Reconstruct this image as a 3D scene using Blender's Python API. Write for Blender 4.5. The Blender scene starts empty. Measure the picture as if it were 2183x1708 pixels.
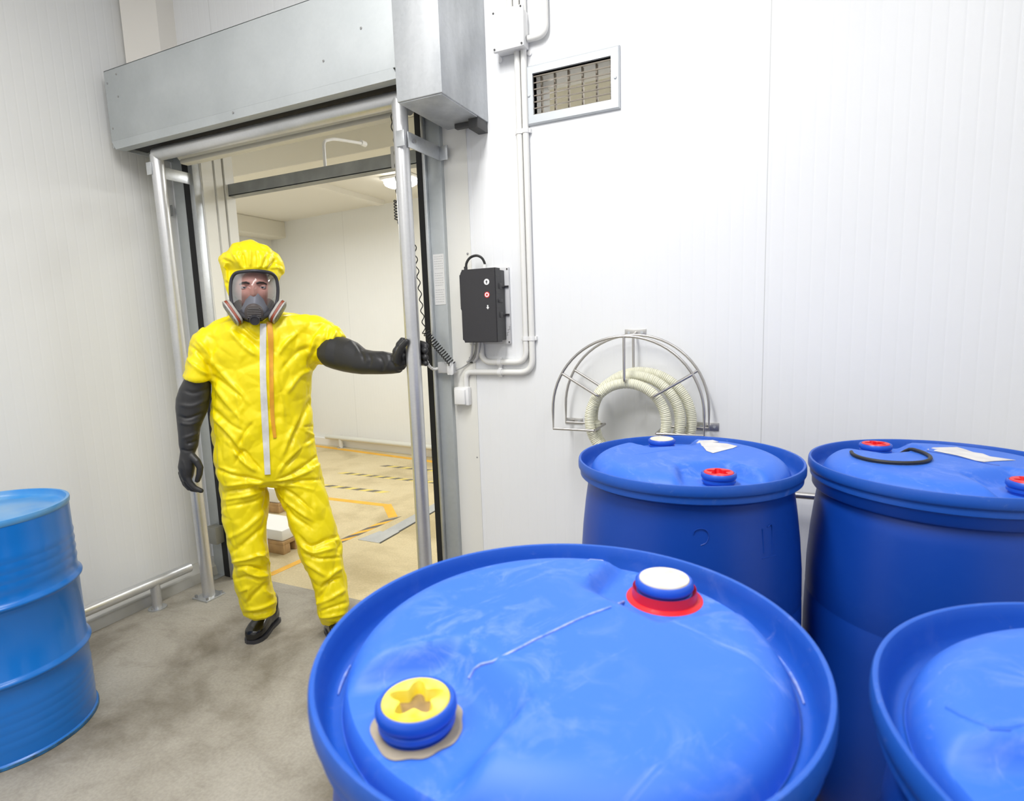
import bpy, bmesh, math, random
import numpy as np
from mathutils import Vector, Matrix, noise
from mathutils.bvhtree import BVHTree
random.seed(7)
PI = math.pi
SC = bpy.context.scene
COL = SC.collection

# ------------------------------------------------------------------ camera
W, H = 2183, 1708
FPX, YAW, PITCH, ROLL = 1230.2, 0.4377, 0.13434, -0.03396
CAM = Vector((0.0, 0.0, 1.466))
cy_, sy_, cp_, sp_ = math.cos(YAW), math.sin(YAW), math.cos(PITCH), math.sin(PITCH)
FWD = Vector((-sy_*cp_, cy_*cp_, -sp_))
_r = Vector((cy_, sy_, 0.0)); _u = _r.cross(FWD)
RGT = _r*math.cos(ROLL) + _u*math.sin(ROLL)
UPV = -_r*math.sin(ROLL) + _u*math.cos(ROLL)
cam_data = bpy.data.cameras.new('camera')
cam_data.sensor_fit = 'HORIZONTAL'; cam_data.sensor_width = 36.0
cam_data.lens = FPX*36.0/W
cam_data.clip_start = 0.02; cam_data.clip_end = 60
cam_data.dof.use_dof = True; cam_data.dof.focus_distance = 2.6; cam_data.dof.aperture_fstop = 5.6
cam = bpy.data.objects.new('camera', cam_data); COL.objects.link(cam)
R3 = Matrix((RGT, UPV, -FWD)).transposed()
cam.matrix_world = Matrix.Translation(CAM) @ R3.to_4x4()
SC.camera = cam

# ------------------------------------------------------------------ light and exposure
SC.view_settings.view_transform = 'Standard'; SC.view_settings.look = 'None'
SC.view_settings.gamma = 1.0; SC.view_settings.use_curve_mapping = False
SC.view_settings.exposure = 0.38
wd = bpy.data.worlds.new('world'); SC.world = wd; wd.use_nodes = True
wd.node_tree.nodes['Background'].inputs[0].default_value = (1, 1, 1, 1)
wd.node_tree.nodes['Background'].inputs[1].default_value = 0.3

def area(name, loc, size, power, color=(1, 1, 1), rot=(0, 0, 0)):
    l = bpy.data.lights.new(name, 'AREA'); l.shape = 'RECTANGLE'
    l.size, l.size_y = size; l.energy = power; l.color = color
    o = bpy.data.objects.new(name, l); COL.objects.link(o)
    o.location = loc; o.rotation_euler = rot
    return o
def spot_at(o, target):
    d = Vector(target) - o.location
    o.rotation_euler = d.to_track_quat('-Z', 'Y').to_euler()
area('ceiling_lamp_light', (-0.9, 0.55, 3.55), (0.35, 1.5), 52, (1.0, 0.99, 0.97))
area('ceiling_lamp_light', (0.9, -0.2, 3.55), (0.35, 1.5), 30, (0.97, 0.985, 1.0))
area('ceiling_lamp_light', (-1.6, -1.3, 3.55), (1.5, 0.35), 30, (1.0, 0.99, 0.97))
area('corridor_fill_light', (-1.6, 3.8, 2.70), (0.3, 1.2), 36, (0.97, 0.985, 1.0))  # corridor fills: added area lights without fittings, placed to brighten it
area('corridor_fill_light', (-4.5, 3.75, 2.6), (1.6, 0.3), 30, (0.97, 0.985, 1.0))
area('corridor_fill_light', (-0.2, 3.6, 2.70), (0.3, 1.0), 12, (0.97, 0.985, 1.0))

# ------------------------------------------------------------------ pixel helpers (a pixel of the photograph to a point on a known plane)
def ray(px, py):
    return RGT*((px-W/2)/FPX) - UPV*((py-H/2)/FPX) + FWD
def atX(px, py, x): d = ray(px, py); return CAM + d*((x-CAM.x)/d.x)
def atY(px, py, y): d = ray(px, py); return CAM + d*((y-CAM.y)/d.y)
def atZ(px, py, z=0.0): d = ray(px, py); return CAM + d*((z-CAM.z)/d.z)
def to_px(P):
    d = Vector(P)-CAM; z = d.dot(FWD)
    return W/2+FPX*d.dot(RGT)/z, H/2-FPX*d.dot(UPV)/z

# ------------------------------------------------------------------ materials
def mat(name, color, rough=0.5, metal=0.0, var=0.0, var_scale=8.0, color2=None, bump=0.0, bump_scale=60.0,
        spec=0.5, coat=0.0, emit=None, emit_s=0.0, stretch=None, detail=4.0, sss=0.0):
    m = bpy.data.materials.new(name); m.use_nodes = True
    nt = m.node_tree; b = nt.nodes['Principled BSDF']
    b.inputs['Base Color'].default_value = (*color, 1)
    b.inputs['Roughness'].default_value = rough; b.inputs['Metallic'].default_value = metal
    b.inputs['Specular IOR Level'].default_value = spec
    if coat: b.inputs['Coat Weight'].default_value = coat; b.inputs['Coat Roughness'].default_value = 0.12
    if sss:
        b.inputs['Subsurface Weight'].default_value = sss
        b.inputs['Subsurface Radius'].default_value = (0.02, 0.02, 0.03)
    if emit: b.inputs['Emission Color'].default_value = (*emit, 1); b.inputs['Emission Strength'].default_value = emit_s
    tc = nt.nodes.new('ShaderNodeTexCoord'); mp = nt.nodes.new('ShaderNodeMapping')
    nt.links.new(tc.outputs['Object'], mp.inputs['Vector'])
    if stretch: mp.inputs['Scale'].default_value = stretch
    if var or color2:
        n = nt.nodes.new('ShaderNodeTexNoise'); n.inputs['Scale'].default_value = var_scale; n.inputs['Detail'].default_value = detail
        nt.links.new(mp.outputs[0], n.inputs['Vector'])
        r = nt.nodes.new('ShaderNodeValToRGB')
        c2 = color2 or tuple(c*(1-var) for c in color)
        r.color_ramp.elements[0].position = 0.35; r.color_ramp.elements[1].position = 0.68
        r.color_ramp.elements[0].color = (*c2, 1); r.color_ramp.elements[1].color = (*color, 1)
        nt.links.new(n.outputs['Fac'], r.inputs['Fac']); nt.links.new(r.outputs['Color'], b.inputs['Base Color'])
    if bump:
        n2 = nt.nodes.new('ShaderNodeTexNoise'); n2.inputs['Scale'].default_value = bump_scale; n2.inputs['Detail'].default_value = 3
        nt.links.new(mp.outputs[0], n2.inputs['Vector'])
        bp = nt.nodes.new('ShaderNodeBump'); bp.inputs['Strength'].default_value = bump; bp.inputs['Distance'].default_value = 0.01
        nt.links.new(n2.outputs['Fac'], bp.inputs['Height']); nt.links.new(bp.outputs['Normal'], b.inputs['Normal'])
    return m
def N(m, t, **kw):
    n = m.node_tree.nodes.new(t)
    for k, v in kw.items(): setattr(n, k, v)
    return n
def math_node(m, op, a, b=None, c=None):
    n = N(m, 'ShaderNodeMath', operation=op)
    for i, v in enumerate((a, b, c)):
        if v is None: continue
        if isinstance(v, (int, float)): n.inputs[i].default_value = v
        else: m.node_tree.links.new(v, n.inputs[i])
    return n.outputs[0]
def mix_col(m, fac, a, b):
    n = N(m, 'ShaderNodeMix', data_type='RGBA'); L = m.node_tree.links
    for s, v in ((0, fac), (6, a), (7, b)):
        if isinstance(v, (int, float)): n.inputs[s].default_value = v
        elif isinstance(v, tuple): n.inputs[s].default_value = (*v, 1)
        else: L.new(v, n.inputs[s])
    return n.outputs[2]
def noise_out(m, scale, detail=4, stretch=None, rough=0.5, dist=0.0):
    tc = N(m, 'ShaderNodeTexCoord'); mp = N(m, 'ShaderNodeMapping'); n = N(m, 'ShaderNodeTexNoise'); L = m.node_tree.links
    L.new(tc.outputs['Object'], mp.inputs[0])
    if stretch: mp.inputs['Scale'].default_value = stretch
    L.new(mp.outputs[0], n.inputs['Vector'])
    n.inputs['Scale'].default_value = scale; n.inputs['Detail'].default_value = detail
    n.inputs['Roughness'].default_value = rough; n.inputs['Distortion'].default_value = dist
    return n.outputs['Fac']
def ramp(m, fac, *stops):
    r = N(m, 'ShaderNodeValToRGB'); m.node_tree.links.new(fac, r.inputs[0])
    e = r.color_ramp.elements
    while len(e) < len(stops): e.new(0.5)
    for el, (p, c) in zip(e, stops):
        el.position = p; el.color = (c, c, c, 1) if isinstance(c, (int, float)) else (*c, 1)
    return r.outputs[0]

def panel_mat(name, color, axis, period, phase, rib=0.022, strength=0.9):
    """white sandwich panel: fine vertical ribs and a thin joint every panel width"""
    m = mat(name, color, rough=0.42, spec=0.35)
    L = m.node_tree.links; b = m.node_tree.nodes['Principled BSDF']
    tc = N(m, 'ShaderNodeTexCoord'); sx = N(m, 'ShaderNodeSeparateXYZ'); L.new(tc.outputs['Object'], sx.inputs[0])
    x = sx.outputs[axis]
    joint = math_node(m, 'PINGPONG', math_node(m, 'SUBTRACT', x, phase), period/2)
    # panel joints lie where the distance to the nearest multiple of the period is under 2 mm
    seam = math_node(m, 'LESS_THAN', joint, 0.0016)
    dirt = ramp(m, noise_out(m, 1.1, 3), (0.3, tuple(c*0.965 for c in color)), (0.7, color))
    c = mix_col(m, math_node(m, 'MULTIPLY', seam, 0.42), dirt, (0.35, 0.35, 0.34))
    L.new(c, b.inputs['Base Color'])
    w = math_node(m, 'PINGPONG', x, rib)
    wv = math_node(m, 'SMOOTH_MIN', math_node(m, 'MULTIPLY', w, 1.0/rib), 0.25, 0.2)
    bp = N(m, 'ShaderNodeBump'); bp.inputs['Strength'].default_value = strength; bp.inputs['Distance'].default_value = 0.002
    L.new(wv, bp.inputs['Height']); L.new(bp.outputs[0], b.inputs['Normal'])
    return m

M = {}
M['wall_b'] = panel_mat('white_panel_door_wall', (0.855, 0.865, 0.88), 0, 1.3375, -0.058)
M['wall_l'] = panel_mat('white_panel_left_wall', (0.79, 0.795, 0.79), 1, 1.2, 1.02)
M['wall_w'] = mat('white_wall_paint', (0.84, 0.84, 0.83), 0.6)
M['ceil'] = mat('white_ceiling_paint', (0.85, 0.85, 0.84), 0.7)
M['cream'] = mat('cream_sheet', (0.83, 0.82, 0.77), 0.45, var=0.03, var_scale=2)
M['cream_dark'] = mat('cream_corner_sheet', (0.78, 0.75, 0.70), 0.5)
M['far_wall'] = panel_mat('cream_panel_corridor', (0.84, 0.84, 0.81), 0, 1.2, 0.1)
M['far_ceil'] = mat('cream_corridor_ceiling', (0.84, 0.81, 0.73), 0.6)
M['far_beam'] = mat('cream_corridor_beam', (0.80, 0.77, 0.67), 0.6)

def concrete(name, base, dark, light, str_=(1, 1, 1), far=False):
    m = mat(name, base, rough=0.62, spec=0.35)
    L = m.node_tree.links; b = m.node_tree.nodes['Principled BSDF']
    a = ramp(m, noise_out(m, 1.6, 6, str_, 0.6, 0.3), (0.36, dark), (0.52, base), (0.7, light))
    s = ramp(m, noise_out(m, 5.0, 8, (1, 1.6, 1), 0.65, 0.6), (0.50, 0.0), (0.72, 1.0))
    c = mix_col(m, math_node(m, 'MULTIPLY', s, 0.22 if far else 0.45), a, dark)
    f = ramp(m, noise_out(m, 90.0, 3), (0.35, 0.90), (0.65, 1.03))
    mul = N(m, 'ShaderNodeMix', data_type='RGBA', blend_type='MULTIPLY'); mul.inputs[0].default_value = 1.0
    L.new(c, mul.inputs[6]); L.new(f, mul.inputs[7]); L.new(mul.outputs[2], b.inputs['Base Color'])
    bp = N(m, 'ShaderNodeBump'); bp.inputs['Strength'].default_value = 0.15; bp.inputs['Distance'].default_value = 0.004
    L.new(noise_out(m, 40, 4), bp.inputs['Height']); L.new(bp.outputs[0], b.inputs['Normal'])
    return m
M['floor'] = concrete('grey_concrete', (0.37, 0.34, 0.285), (0.19, 0.165, 0.125), (0.45, 0.42, 0.36))
M['far_floor'] = concrete('beige_concrete', (0.64, 0.535, 0.32), (0.47, 0.38, 0.21), (0.69, 0.59, 0.37), far=True)
M['plinth'] = mat('grey_plinth', (0.56, 0.555, 0.525), 0.6, var=0.18, var_scale=5)
M['far_plinth'] = mat('white_plinth', (0.84, 0.83, 0.79), 0.6)

def galv(name, c1, c2, rough=0.36, metal=0.85, scale=110, grain=0.07, stretch=None):
    m = mat(name, c1, rough=rough, metal=metal)
    L = m.node_tree.links; b = m.node_tree.nodes['Principled BSDF']
    tc = N(m, 'ShaderNodeTexCoord'); v = N(m, 'ShaderNodeTexVoronoi'); v.inputs['Scale'].default_value = scale
    L.new(tc.outputs['Object'], v.inputs['Vector'])
    sp = N(m, 'ShaderNodeSeparateColor'); L.new(v.outputs['Color'], sp.inputs[0])
    big = noise_out(m, 3.2, 4, stretch)
    f = math_node(m, 'ADD', math_node(m, 'MULTIPLY', sp.outputs[0], grain), math_node(m, 'MULTIPLY', big, 1.1-grain))
    L.new(ramp(m, f, (0.3, c2), (0.75, c1)), b.inputs['Base Color'])
    L.new(ramp(m, big, (0.3, rough+0.1), (0.7, rough-0.06)), b.inputs['Roughness'])
    return m
M['galv'] = galv('galvanized_steel', (0.72, 0.74, 0.76), (0.50, 0.52, 0.54))
M['galv_box'] = galv('galvanized_sheet', (0.60, 0.62, 0.64), (0.42, 0.44, 0.46), rough=0.46, metal=0.4, scale=90, grain=0.08, stretch=(3, 3, 0.8))
M['housing'] = galv('grey_sheet_housing', (0.56, 0.59, 0.60), (0.46, 0.49, 0.50), rough=0.5, metal=0.25, scale=90, grain=0.06)
M['guide'] = galv('grey_sheet_guide', (0.54, 0.57, 0.58), (0.45, 0.48, 0.49), rough=0.45, metal=0.4, scale=60, grain=0.1)
M['pipe'] = galv('galvanized_pipe', (0.72, 0.72, 0.73), (0.55, 0.56, 0.57), rough=0.34, metal=0.75, scale=140)
M['rail_dark'] = mat('dark_zinc_rail', (0.33, 0.345, 0.345), 0.45, 0.5, var=0.25, var_scale=9)
M['stainless'] = mat('stainless_rod', (0.55, 0.53, 0.51), 0.32, 0.95)
M['steel_plate'] = mat('stainless_plate', (0.62, 0.61, 0.60), 0.38, 0.85, var=0.15, var_scale=30)
M['alu'] = mat('aluminium_frame', (0.56, 0.59, 0.62), 0.45, 0.3)
M['vent_blade'] = mat('vent_blade_grey', (0.34, 0.30, 0.25), 0.45, 0.4)
M['screw'] = mat('screw_metal', (0.42, 0.42, 0.42), 0.4, 0.8)
M['black_rubber'] = mat('black_rubber', (0.02, 0.02, 0.02), 0.5, bump=0.05)
M['black_brush_and_shade'] = mat('black_brush_and_shade', (0.012, 0.012, 0.014), 0.75)
M['black_plastic'] = mat('black_plastic', (0.032, 0.031, 0.035), 0.42, bump=0.06, bump_scale=300)
M['dark_side'] = mat('charcoal_plastic', (0.06, 0.06, 0.062), 0.5)
M['pvc'] = mat('white_pvc', (0.82, 0.815, 0.79), 0.4)
M['pvc_w'] = mat('white_plastic', (0.86, 0.86, 0.86), 0.35)
M['grey_plastic'] = mat('grey_plastic', (0.62, 0.62, 0.63), 0.45)
M['grey_box'] = mat('grey_terminal_box', (0.58, 0.585, 0.60), 0.45)
M['grey_cable'] = mat('grey_cable', (0.35, 0.35, 0.35), 0.5)
M['paper'] = mat('sticker_paper', (0.74, 0.74, 0.73), 0.6)
M['ink'] = mat('sticker_ink', (0.55, 0.55, 0.55), 0.6)
M['red_mark'] = mat('red_button', (0.75, 0.03, 0.03), 0.4)
M['white_mark'] = mat('white_mark', (0.88, 0.88, 0.88), 0.4)
M['dark_mark'] = mat('dark_mark', (0.04, 0.04, 0.04), 0.4)
M['yellow_tape'] = mat('orange_yellow_tape', (0.90, 0.48, 0.04), 0.55, var=0.15, var_scale=12)
M['pale_tape'] = mat('pale_yellow_tape', (0.82, 0.66, 0.16), 0.55, var=0.2, var_scale=12)
M['black_tape'] = mat('grey_black_tape', (0.17, 0.15, 0.12), 0.6, var=0.3, var_scale=20)
M['wood'] = mat('pallet_wood', (0.52, 0.33, 0.15), 0.7, var=0.25, var_scale=14, stretch=(1, 6, 1))
M['wrap'] = mat('white_sheet', (0.84, 0.83, 0.79), 0.5)
M['hose'] = mat('ribbed_hose', (0.76, 0.75, 0.60), 0.38)
M['lamp'] = mat('lamp_lens', (1, 1, 1), 0.3, emit=(1.0, 0.98, 0.93), emit_s=9.0)
M['curtain'] = mat('cream_door_curtain', (0.80, 0.775, 0.68), 0.5)

# ------------------------------------------------------------------ object helpers
def tag(o, label=None, cat=None, group=None, kind=None):
    for k, v in (('label', label), ('category', cat), ('group', group), ('kind', kind)):
        if v: o[k] = v
    return o
def root_loc(o):
    v = Vector((0, 0, 0))
    while o: v += o.location; o = o.parent
    return v
def thing(name, label, cat, loc=(0, 0, 0), group=None):
    o = bpy.data.objects.new(name, None); COL.objects.link(o)
    o.location = loc; o.empty_display_size = 0.1
    return tag(o, label, cat, group)
def obj(name, bm, m, parent=None, smooth=35, local=False, **tags):
    """link a bmesh (world coordinates unless local) as ONE mesh object under its parent"""
    me = bpy.data.meshes.new(name)
    if isinstance(bm, bmesh.types.BMesh):
        bmesh.ops.recalc_face_normals(bm, faces=bm.faces) if smooth != -1 else None
        bm.to_mesh(me); bm.free()
    else: me = bm; me.name = name
    o = bpy.data.objects.new(name, me); COL.objects.link(o)
    if parent:
        o.parent = parent
        if not local: me.transform(Matrix.Translation(-root_loc(parent)))
    if m and not me.materials: me.materials.append(m)
    if smooth and smooth > 0:
        me.polygons.foreach_set('use_smooth', [True]*len(me.polygons))
        me.set_sharp_from_angle(angle=math.radians(smooth))
    return tag(o, **tags)
def BM(): return bmesh.new()
def box(bm, lo, hi, bev=0.0, seg=2):
    v = [bm.verts.new((x, y, z)) for x in (lo[0], hi[0]) for y in (lo[1], hi[1]) for z in (lo[2], hi[2])]
    fs = [bm.faces.new([v[i] for i in f]) for f in ((0, 1, 3, 2), (4, 6, 7, 5), (0, 4, 5, 1), (2, 3, 7, 6), (0, 2, 6, 4), (1, 5, 7, 3))]
    if bev:
        ed = list({e for f in fs for e in f.edges})
        bmesh.ops.bevel(bm, geom=ed, offset=bev, segments=seg, profile=0.5, affect='EDGES', clamp_overlap=True)
    return bm
def obox(bm, c, ax, ay, az, sx, sy, sz, bev=0.0):
    """oriented box: centre, three axes, full sizes"""
    b2 = BM(); box(b2, (-sx/2, -sy/2, -sz/2), (sx/2, sy/2, sz/2), bev)
    mt = Matrix((ax, ay, az)).transposed().to_4x4(); mt.translation = c
    bmesh.ops.transform(b2, matrix=mt, verts=b2.verts)
    merge(bm, b2); return bm
def merge(bm, b2):
    me = bpy.data.meshes.new('tmp'); b2.to_mesh(me); b2.free(); bm.from_mesh(me); bpy.data.meshes.remove(me)
def frame_of(d):
    d = d.normalized(); a = Vector((0, 0, 1)) if abs(d.z) < 0.9 else Vector((1, 0, 0))
    u = d.cross(a).normalized(); return u, d.cross(u).normalized()
def loft(bm, rings, cap=True, closed=False):
    vs = [[bm.verts.new(p) for p in r] for r in rings]
    n = len(vs[0]); k = len(vs)
    for i in range(k if closed else k-1):
        a, b = vs[i], vs[(i+1) % k]
        for j in range(n):
            bm.faces.new((a[j], a[(j+1) % n], b[(j+1) % n], b[j]))
    if cap and not closed:
        bm.faces.new(list(reversed(vs[0]))); bm.faces.new(vs[-1])
    return vs
def tube(bm, pts, r, n=12, cap=True, closed=False):
    """round tube along a polyline (parallel transported frame); r is a number or a list"""
    pts = [Vector(p) for p in pts]; k = len(pts)
    rr = r if isinstance(r, (list, tuple)) else [r]*k
    tan = []
    for i in range(k):
        if closed: t = pts[(i+1) % k]-pts[i-1]
        else: t = pts[min(i+1, k-1)]-pts[max(i-1, 0)]
        tan.append(t.normalized())
    u, v = frame_of(tan[0]); rings = []
    for i in range(k):
        if i:
            u = (u - tan[i]*u.dot(tan[i])).normalized(); v = tan[i].cross(u)
        else: v = tan[0].cross(u)
        sc = 1.0
        if 0 < i < k-1: 
            c = (pts[i]-pts[i-1]).normalized().dot(tan[i]); sc = 1.0/max(c, 0.5)
        rings.append([pts[i]+(u*math.cos(2*PI*j/n)+v*math.sin(2*PI*j/n))*rr[i] for j in range(n)])
    loft(bm, rings, cap, closed)
    return bm
def fillet(pts, rad, seg=8):
    pts = [Vector(p) for p in pts]; out = [pts[0]]
    for i in range(1, len(pts)-1):
        a, b, c = pts[i-1], pts[i], pts[i+1]
        d1 = (a-b); d2 = (c-b); L = min(rad, d1.length*0.49, d2.length*0.49)
        p, q = b+d1.normalized()*L, b+d2.normalized()*L
        for s in range(seg+1):
            t = s/seg; out.append(p*(1-t)**2 + b*2*t*(1-t) + q*t*t)
    out.append(pts[-1]); return out
def smooth_path(pts, per=8):
    """Catmull-Rom through points"""
    pts = [Vector(p) for p in pts]; P = [pts[0]*2-pts[1]]+pts+[pts[-1]*2-pts[-2]]; out = []
    for i in range(1, len(P)-2):
        for s in range(per):
            t = s/per; a, b, c, d = P[i-1], P[i], P[i+1], P[i+2]
            out.append(0.5*((2*b)+(c-a)*t+(2*a-5*b+4*c-d)*t*t+(3*b-a-3*c+d)*t**3))
    out.append(pts[-1]); return out
def lathe(bm, prof, n=48, c=(0, 0, 0), axis='Z'):
    """revolve (r, z) pairs; a pair with r == 0 becomes a pole"""
    c = Vector(c); rows = []
    for r, z in prof:
        if r < 1e-6: rows.append([bm.verts.new(c+Vector((0, 0, z)))])
        else: rows.append([bm.verts.new(c+Vector((r*math.cos(2*PI*j/n), r*math.sin(2*PI*j/n), z))) for j in range(n)])
    for a, b in zip(rows, rows[1:]):
        for j in range(n):
            j2 = (j+1) % n
            if len(a) == 1 and len(b) == 1: continue
            if len(a) == 1: bm.faces.new((a[0], b[j], b[j2]))
            elif len(b) == 1: bm.faces.new((a[j], b[0], a[j2]))
            else: bm.faces.new((a[j], b[j], b[j2], a[j2]))
    return bm
def cyl(bm, a, b, r, n=16, r2=None):
    return tube(bm, [a, b], [r, r if r2 is None else r2], n)
def prism(bm, pts, d):
    """extrude a planar polygon (list of points) by vector d"""
    d = Vector(d); a = [bm.verts.new(Vector(p)) for p in pts]; b = [bm.verts.new(Vector(p)+d) for p in pts]; n = len(a)
    bm.faces.new(list(reversed(a))); bm.faces.new(b)
    for i in range(n): bm.faces.new((a[i], a[(i+1) % n], b[(i+1) % n], b[i]))
    return bm
def copy_tree(o, parent=None):
    c = o.copy(); COL.objects.link(c)
    if parent: c.parent = parent
    for ch in list(o.children): copy_tree(ch, c)
    return c
X_, Y_, Z_ = Vector((1, 0, 0)), Vector((0, 1, 0)), Vector((0, 0, 1))

# ================================================================== THE SETTING
WX, WY, WT = -3.16, 2.30, 0.18          # left wall, door wall, thickness of the door wall
DX0, DX1, DZ = -2.925, -1.46, 2.50      # door opening
RX, RY, RZ = 2.7, -2.7, 3.6
def slab(name, lo, hi, m, **kw):
    bm = BM(); box(bm, lo, hi); return obj(name, bm, m, smooth=0, kind='structure', **kw)
slab('floor', (WX-0.1, RY-0.1, -0.1), (RX+0.1, WY+0.02, 0), M['floor'])
slab('ceiling', (WX-0.1, RY-0.1, RZ), (RX+0.1, WY+WT, RZ+0.1), M['ceil'])
slab('wall_left', (WX-0.1, RY, 0), (WX, WY, RZ), M['wall_l'])
slab('wall_right', (RX, RY, 0), (RX+0.1, WY, RZ), M['wall_w'])
slab('wall_front', (WX-0.1, RY-0.1, 0), (RX+0.1, RY, RZ), M['wall_w'])
def holed_wall(name, xs, zs, holes, y0, y1, m):
    bm = BM()
    def q(*p): bm.faces.new([bm.verts.new(c) for c in p])
    nx, nz = len(xs)-1, len(zs)-1
    solid = [[(i, k) not in holes for k in range(nz)] for i in range(nx)]
    S = lambda i, k: 0 <= i < nx and 0 <= k < nz and solid[i][k]
    for i in range(nx):
        for k in range(nz):
            if not solid[i][k]: continue
            a, b, c, d = xs[i], xs[i+1], zs[k], zs[k+1]
            q((a, y0, c), (b, y0, c), (b, y0, d), (a, y0, d)); q((a, y1, c), (a, y1, d), (b, y1, d), (b, y1, c))
            if not S(i-1, k): q((a, y0, c), (a, y0, d), (a, y1, d), (a, y1, c))
            if not S(i+1, k): q((b, y0, c), (b, y1, c), (b, y1, d), (b, y0, d))
            if not S(i, k-1): q((a, y0, c), (a, y1, c), (b, y1, c), (b, y0, c))
            if not S(i, k+1): q((a, y0, d), (b, y0, d), (b, y1, d), (a, y1, d))
    bmesh.ops.remove_doubles(bm, verts=bm.verts, dist=1e-5)
    return obj(name, bm, m, smooth=0, kind='structure')
VX0, VX1, VZ0, VZ1 = -0.932, -0.611, 2.295, 2.452       # vent opening
xs = [-6.1, WX-0.1, DX0, DX1, VX0, VX1, RX+0.1]; zs = [0, VZ0, VZ1, DZ, RZ]
holed_wall('wall_back', xs, zs, {(2, 0), (2, 1), (2, 2), (4, 1)}, WY, WY+WT, M['wall_b'])
# plinths: a low coved kerb where panel meets floor
bm = BM(); prism(bm, [(WX, RY, 0), (WX+0.075, RY, 0), (WX+0.065, RY, 0.055), (WX+0.012, RY, 0.096), (WX, RY, 0.096)], (0, WY-RY, 0))
obj('baseboard_left', bm, M['plinth'], smooth=0, kind='structure')
bm = BM(); prism(bm, [(-1.25, WY, 0), (-1.25, WY-0.07, 0), (-1.25, WY-0.06, 0.055), (-1.25, WY-0.012, 0.096), (-1.25, WY, 0.096)], (RX+1.25, 0, 0))
obj('baseboard_back', bm, M['plinth'], smooth=0, kind='structure')
# cream corner casing above the door housing
bm = BM(); prism(bm, [(WX, 2.125, 2.9), (WX+0.05, 2.08, 2.86), (WX+0.16, 2.20, 2.84), (WX+0.16, WY, 2.84), (WX, WY, 2.9)], (0, 0, 0.7))
obj('trim_1', bm, M['cream_dark'], smooth=0, kind='structure')
# flat cream cladding strip beside the door
bm = BM(); box(bm, (-1.375, WY-0.004, 0.0), (-1.25, WY, 2.34), 0.001); obj('trim_2', bm, M['cream'], smooth=0, kind='structure')
# lining of the left door reveal
bm = BM()
box(bm, (DX0, WY+0.005, 0), (DX0+0.008, WY+0.075, DZ)); box(bm, (DX0, WY+0.085, 0), (DX0+0.014, WY+0.132, DZ)); box(bm, (DX0, WY+0.14, 0), (DX0+0.022, WY+WT+0.02, DZ))
obj('trim_3', bm, M['cream'], smooth=0, kind='structure')
# corridor behind the door
FA, FB = Vector((-6.0, 5.605-0.1072*(-6.0+5.4536), 0)), Vector((1.4, 5.605-0.1072*(1.4+5.4536), 0))
fd = (FB-FA).normalized(); fn = Vector((-fd.y, fd.x, 0))
FZ = 2.82
slab('floor.001', (-6.1, WY+0.02, -0.1), (1.4, 6.0, 0), M['far_floor'])
slab('ceiling.001', (-6.1, WY+WT, FZ), (1.4, 6.0, FZ+0.1), M['far_ceil'])
slab('wall_corridor_left', (-6.1, WY+WT, 0), (-6.0, 6.0, FZ), M['cream'])
slab('wall_corridor_right', (1.3, WY+WT, 0), (1.4, 6.0, FZ), M['wall_w'])
bm = BM(); prism(bm, [FA, FB, FB+fn*0.1, FA+fn*0.1], (0, 0, FZ)); obj('wall_corridor_far', bm, M['far_wall'], smooth=0, kind='structure')
bm = BM(); prism(bm, [FA-fn*0.05, FB-fn*0.05, FB, FA], (0, 0, 0.085)); obj('baseboard_corridor', bm, M['far_plinth'], smooth=0, kind='structure')
bm = BM(); box(bm, (-6.0, 2.6, 2.62), (-5.72, 5.66, FZ), 0.01); obj('trim_4', bm, M['far_beam'], smooth=0, kind='structure')
bm = BM(); box(bm, (-4.1, 3.36, 2.66), (1.3, 3.62, FZ), 0.005); obj('trim_5', bm, M['far_beam'], smooth=0, kind='structure')
bm = BM()
for x in (-4.02, -2.9): box(bm, (x, 3.62, FZ-0.05), (x+0.1, 5.3, FZ))
obj('trim_6', bm, M['far_ceil'], smooth=0, kind='structure')

# ================================================================== ROLL-UP DOOR
door = thing('roll_up_door', 'grey sheet metal housing of the rolled-up door above the doorway', 'door housing', (-2.2, 2.30, 2.40))
HX0, HX1, HY, HZ0, HZ1 = -3.10, -1.345, 1.95, 2.44, 2.775
bm = BM(); box(bm, (HX0, HY, HZ0), (HX1, HY+0.006, HZ1), 0.002); box(bm, (HX0, HY, HZ1-0.006), (HX1, WY, HZ1), 0.002)
obj('front_cover', bm, M['housing'], door)
bm = BM(); prism(bm, [(HX0+0.0, HY, HZ0), (HX0+0.02, HY+0.004, HZ0-0.038), (HX0+0.02, HY+0.05, HZ0-0.038), (HX0, HY+0.05, HZ0)], (HX1-HX0-0.02, 0, 0))
obj('bottom_lip', bm, M['housing'], door, smooth=0)
bm = BM(); box(bm, (HX0, HY+0.006, HZ0-0.03), (HX0+0.006, WY, HZ1-0.006)); obj('end_plate', bm, M['housing'], door, smooth=0)
bm = BM(); box(bm, (HX0+0.03, HY+0.055, HZ0-0.02), (HX1, HY+0.16, HZ0-0.002)); obj('brush_or_shade_strip', bm, M['black_brush_and_shade'], door, smooth=0)  # black box put in for the shade of the hollow under the housing
for px, py in ((248, 158), (229, 178), (252, 206), (241, 274), (497, 240), (770, 60), (690, 130)):
    p = atY(px, py, HY); bm = BM(); lathe(bm, [(0, 0), (0.005, 0), (0.004, 0.003), (0, 0.004)], 10)
    bmesh.ops.transform(bm, matrix=Matrix.Translation(p) @ Matrix.Rotation(PI/2, 4, 'X'), verts=bm.verts)
    obj('screw', bm, M['screw'], door)
bm = BM(); pr = []
for i in range(24):
    a = 2*PI*i/24; pr.append((-2.905, 2.20+0.052*math.cos(a), 2.418+0.056*math.sin(a)))
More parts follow.
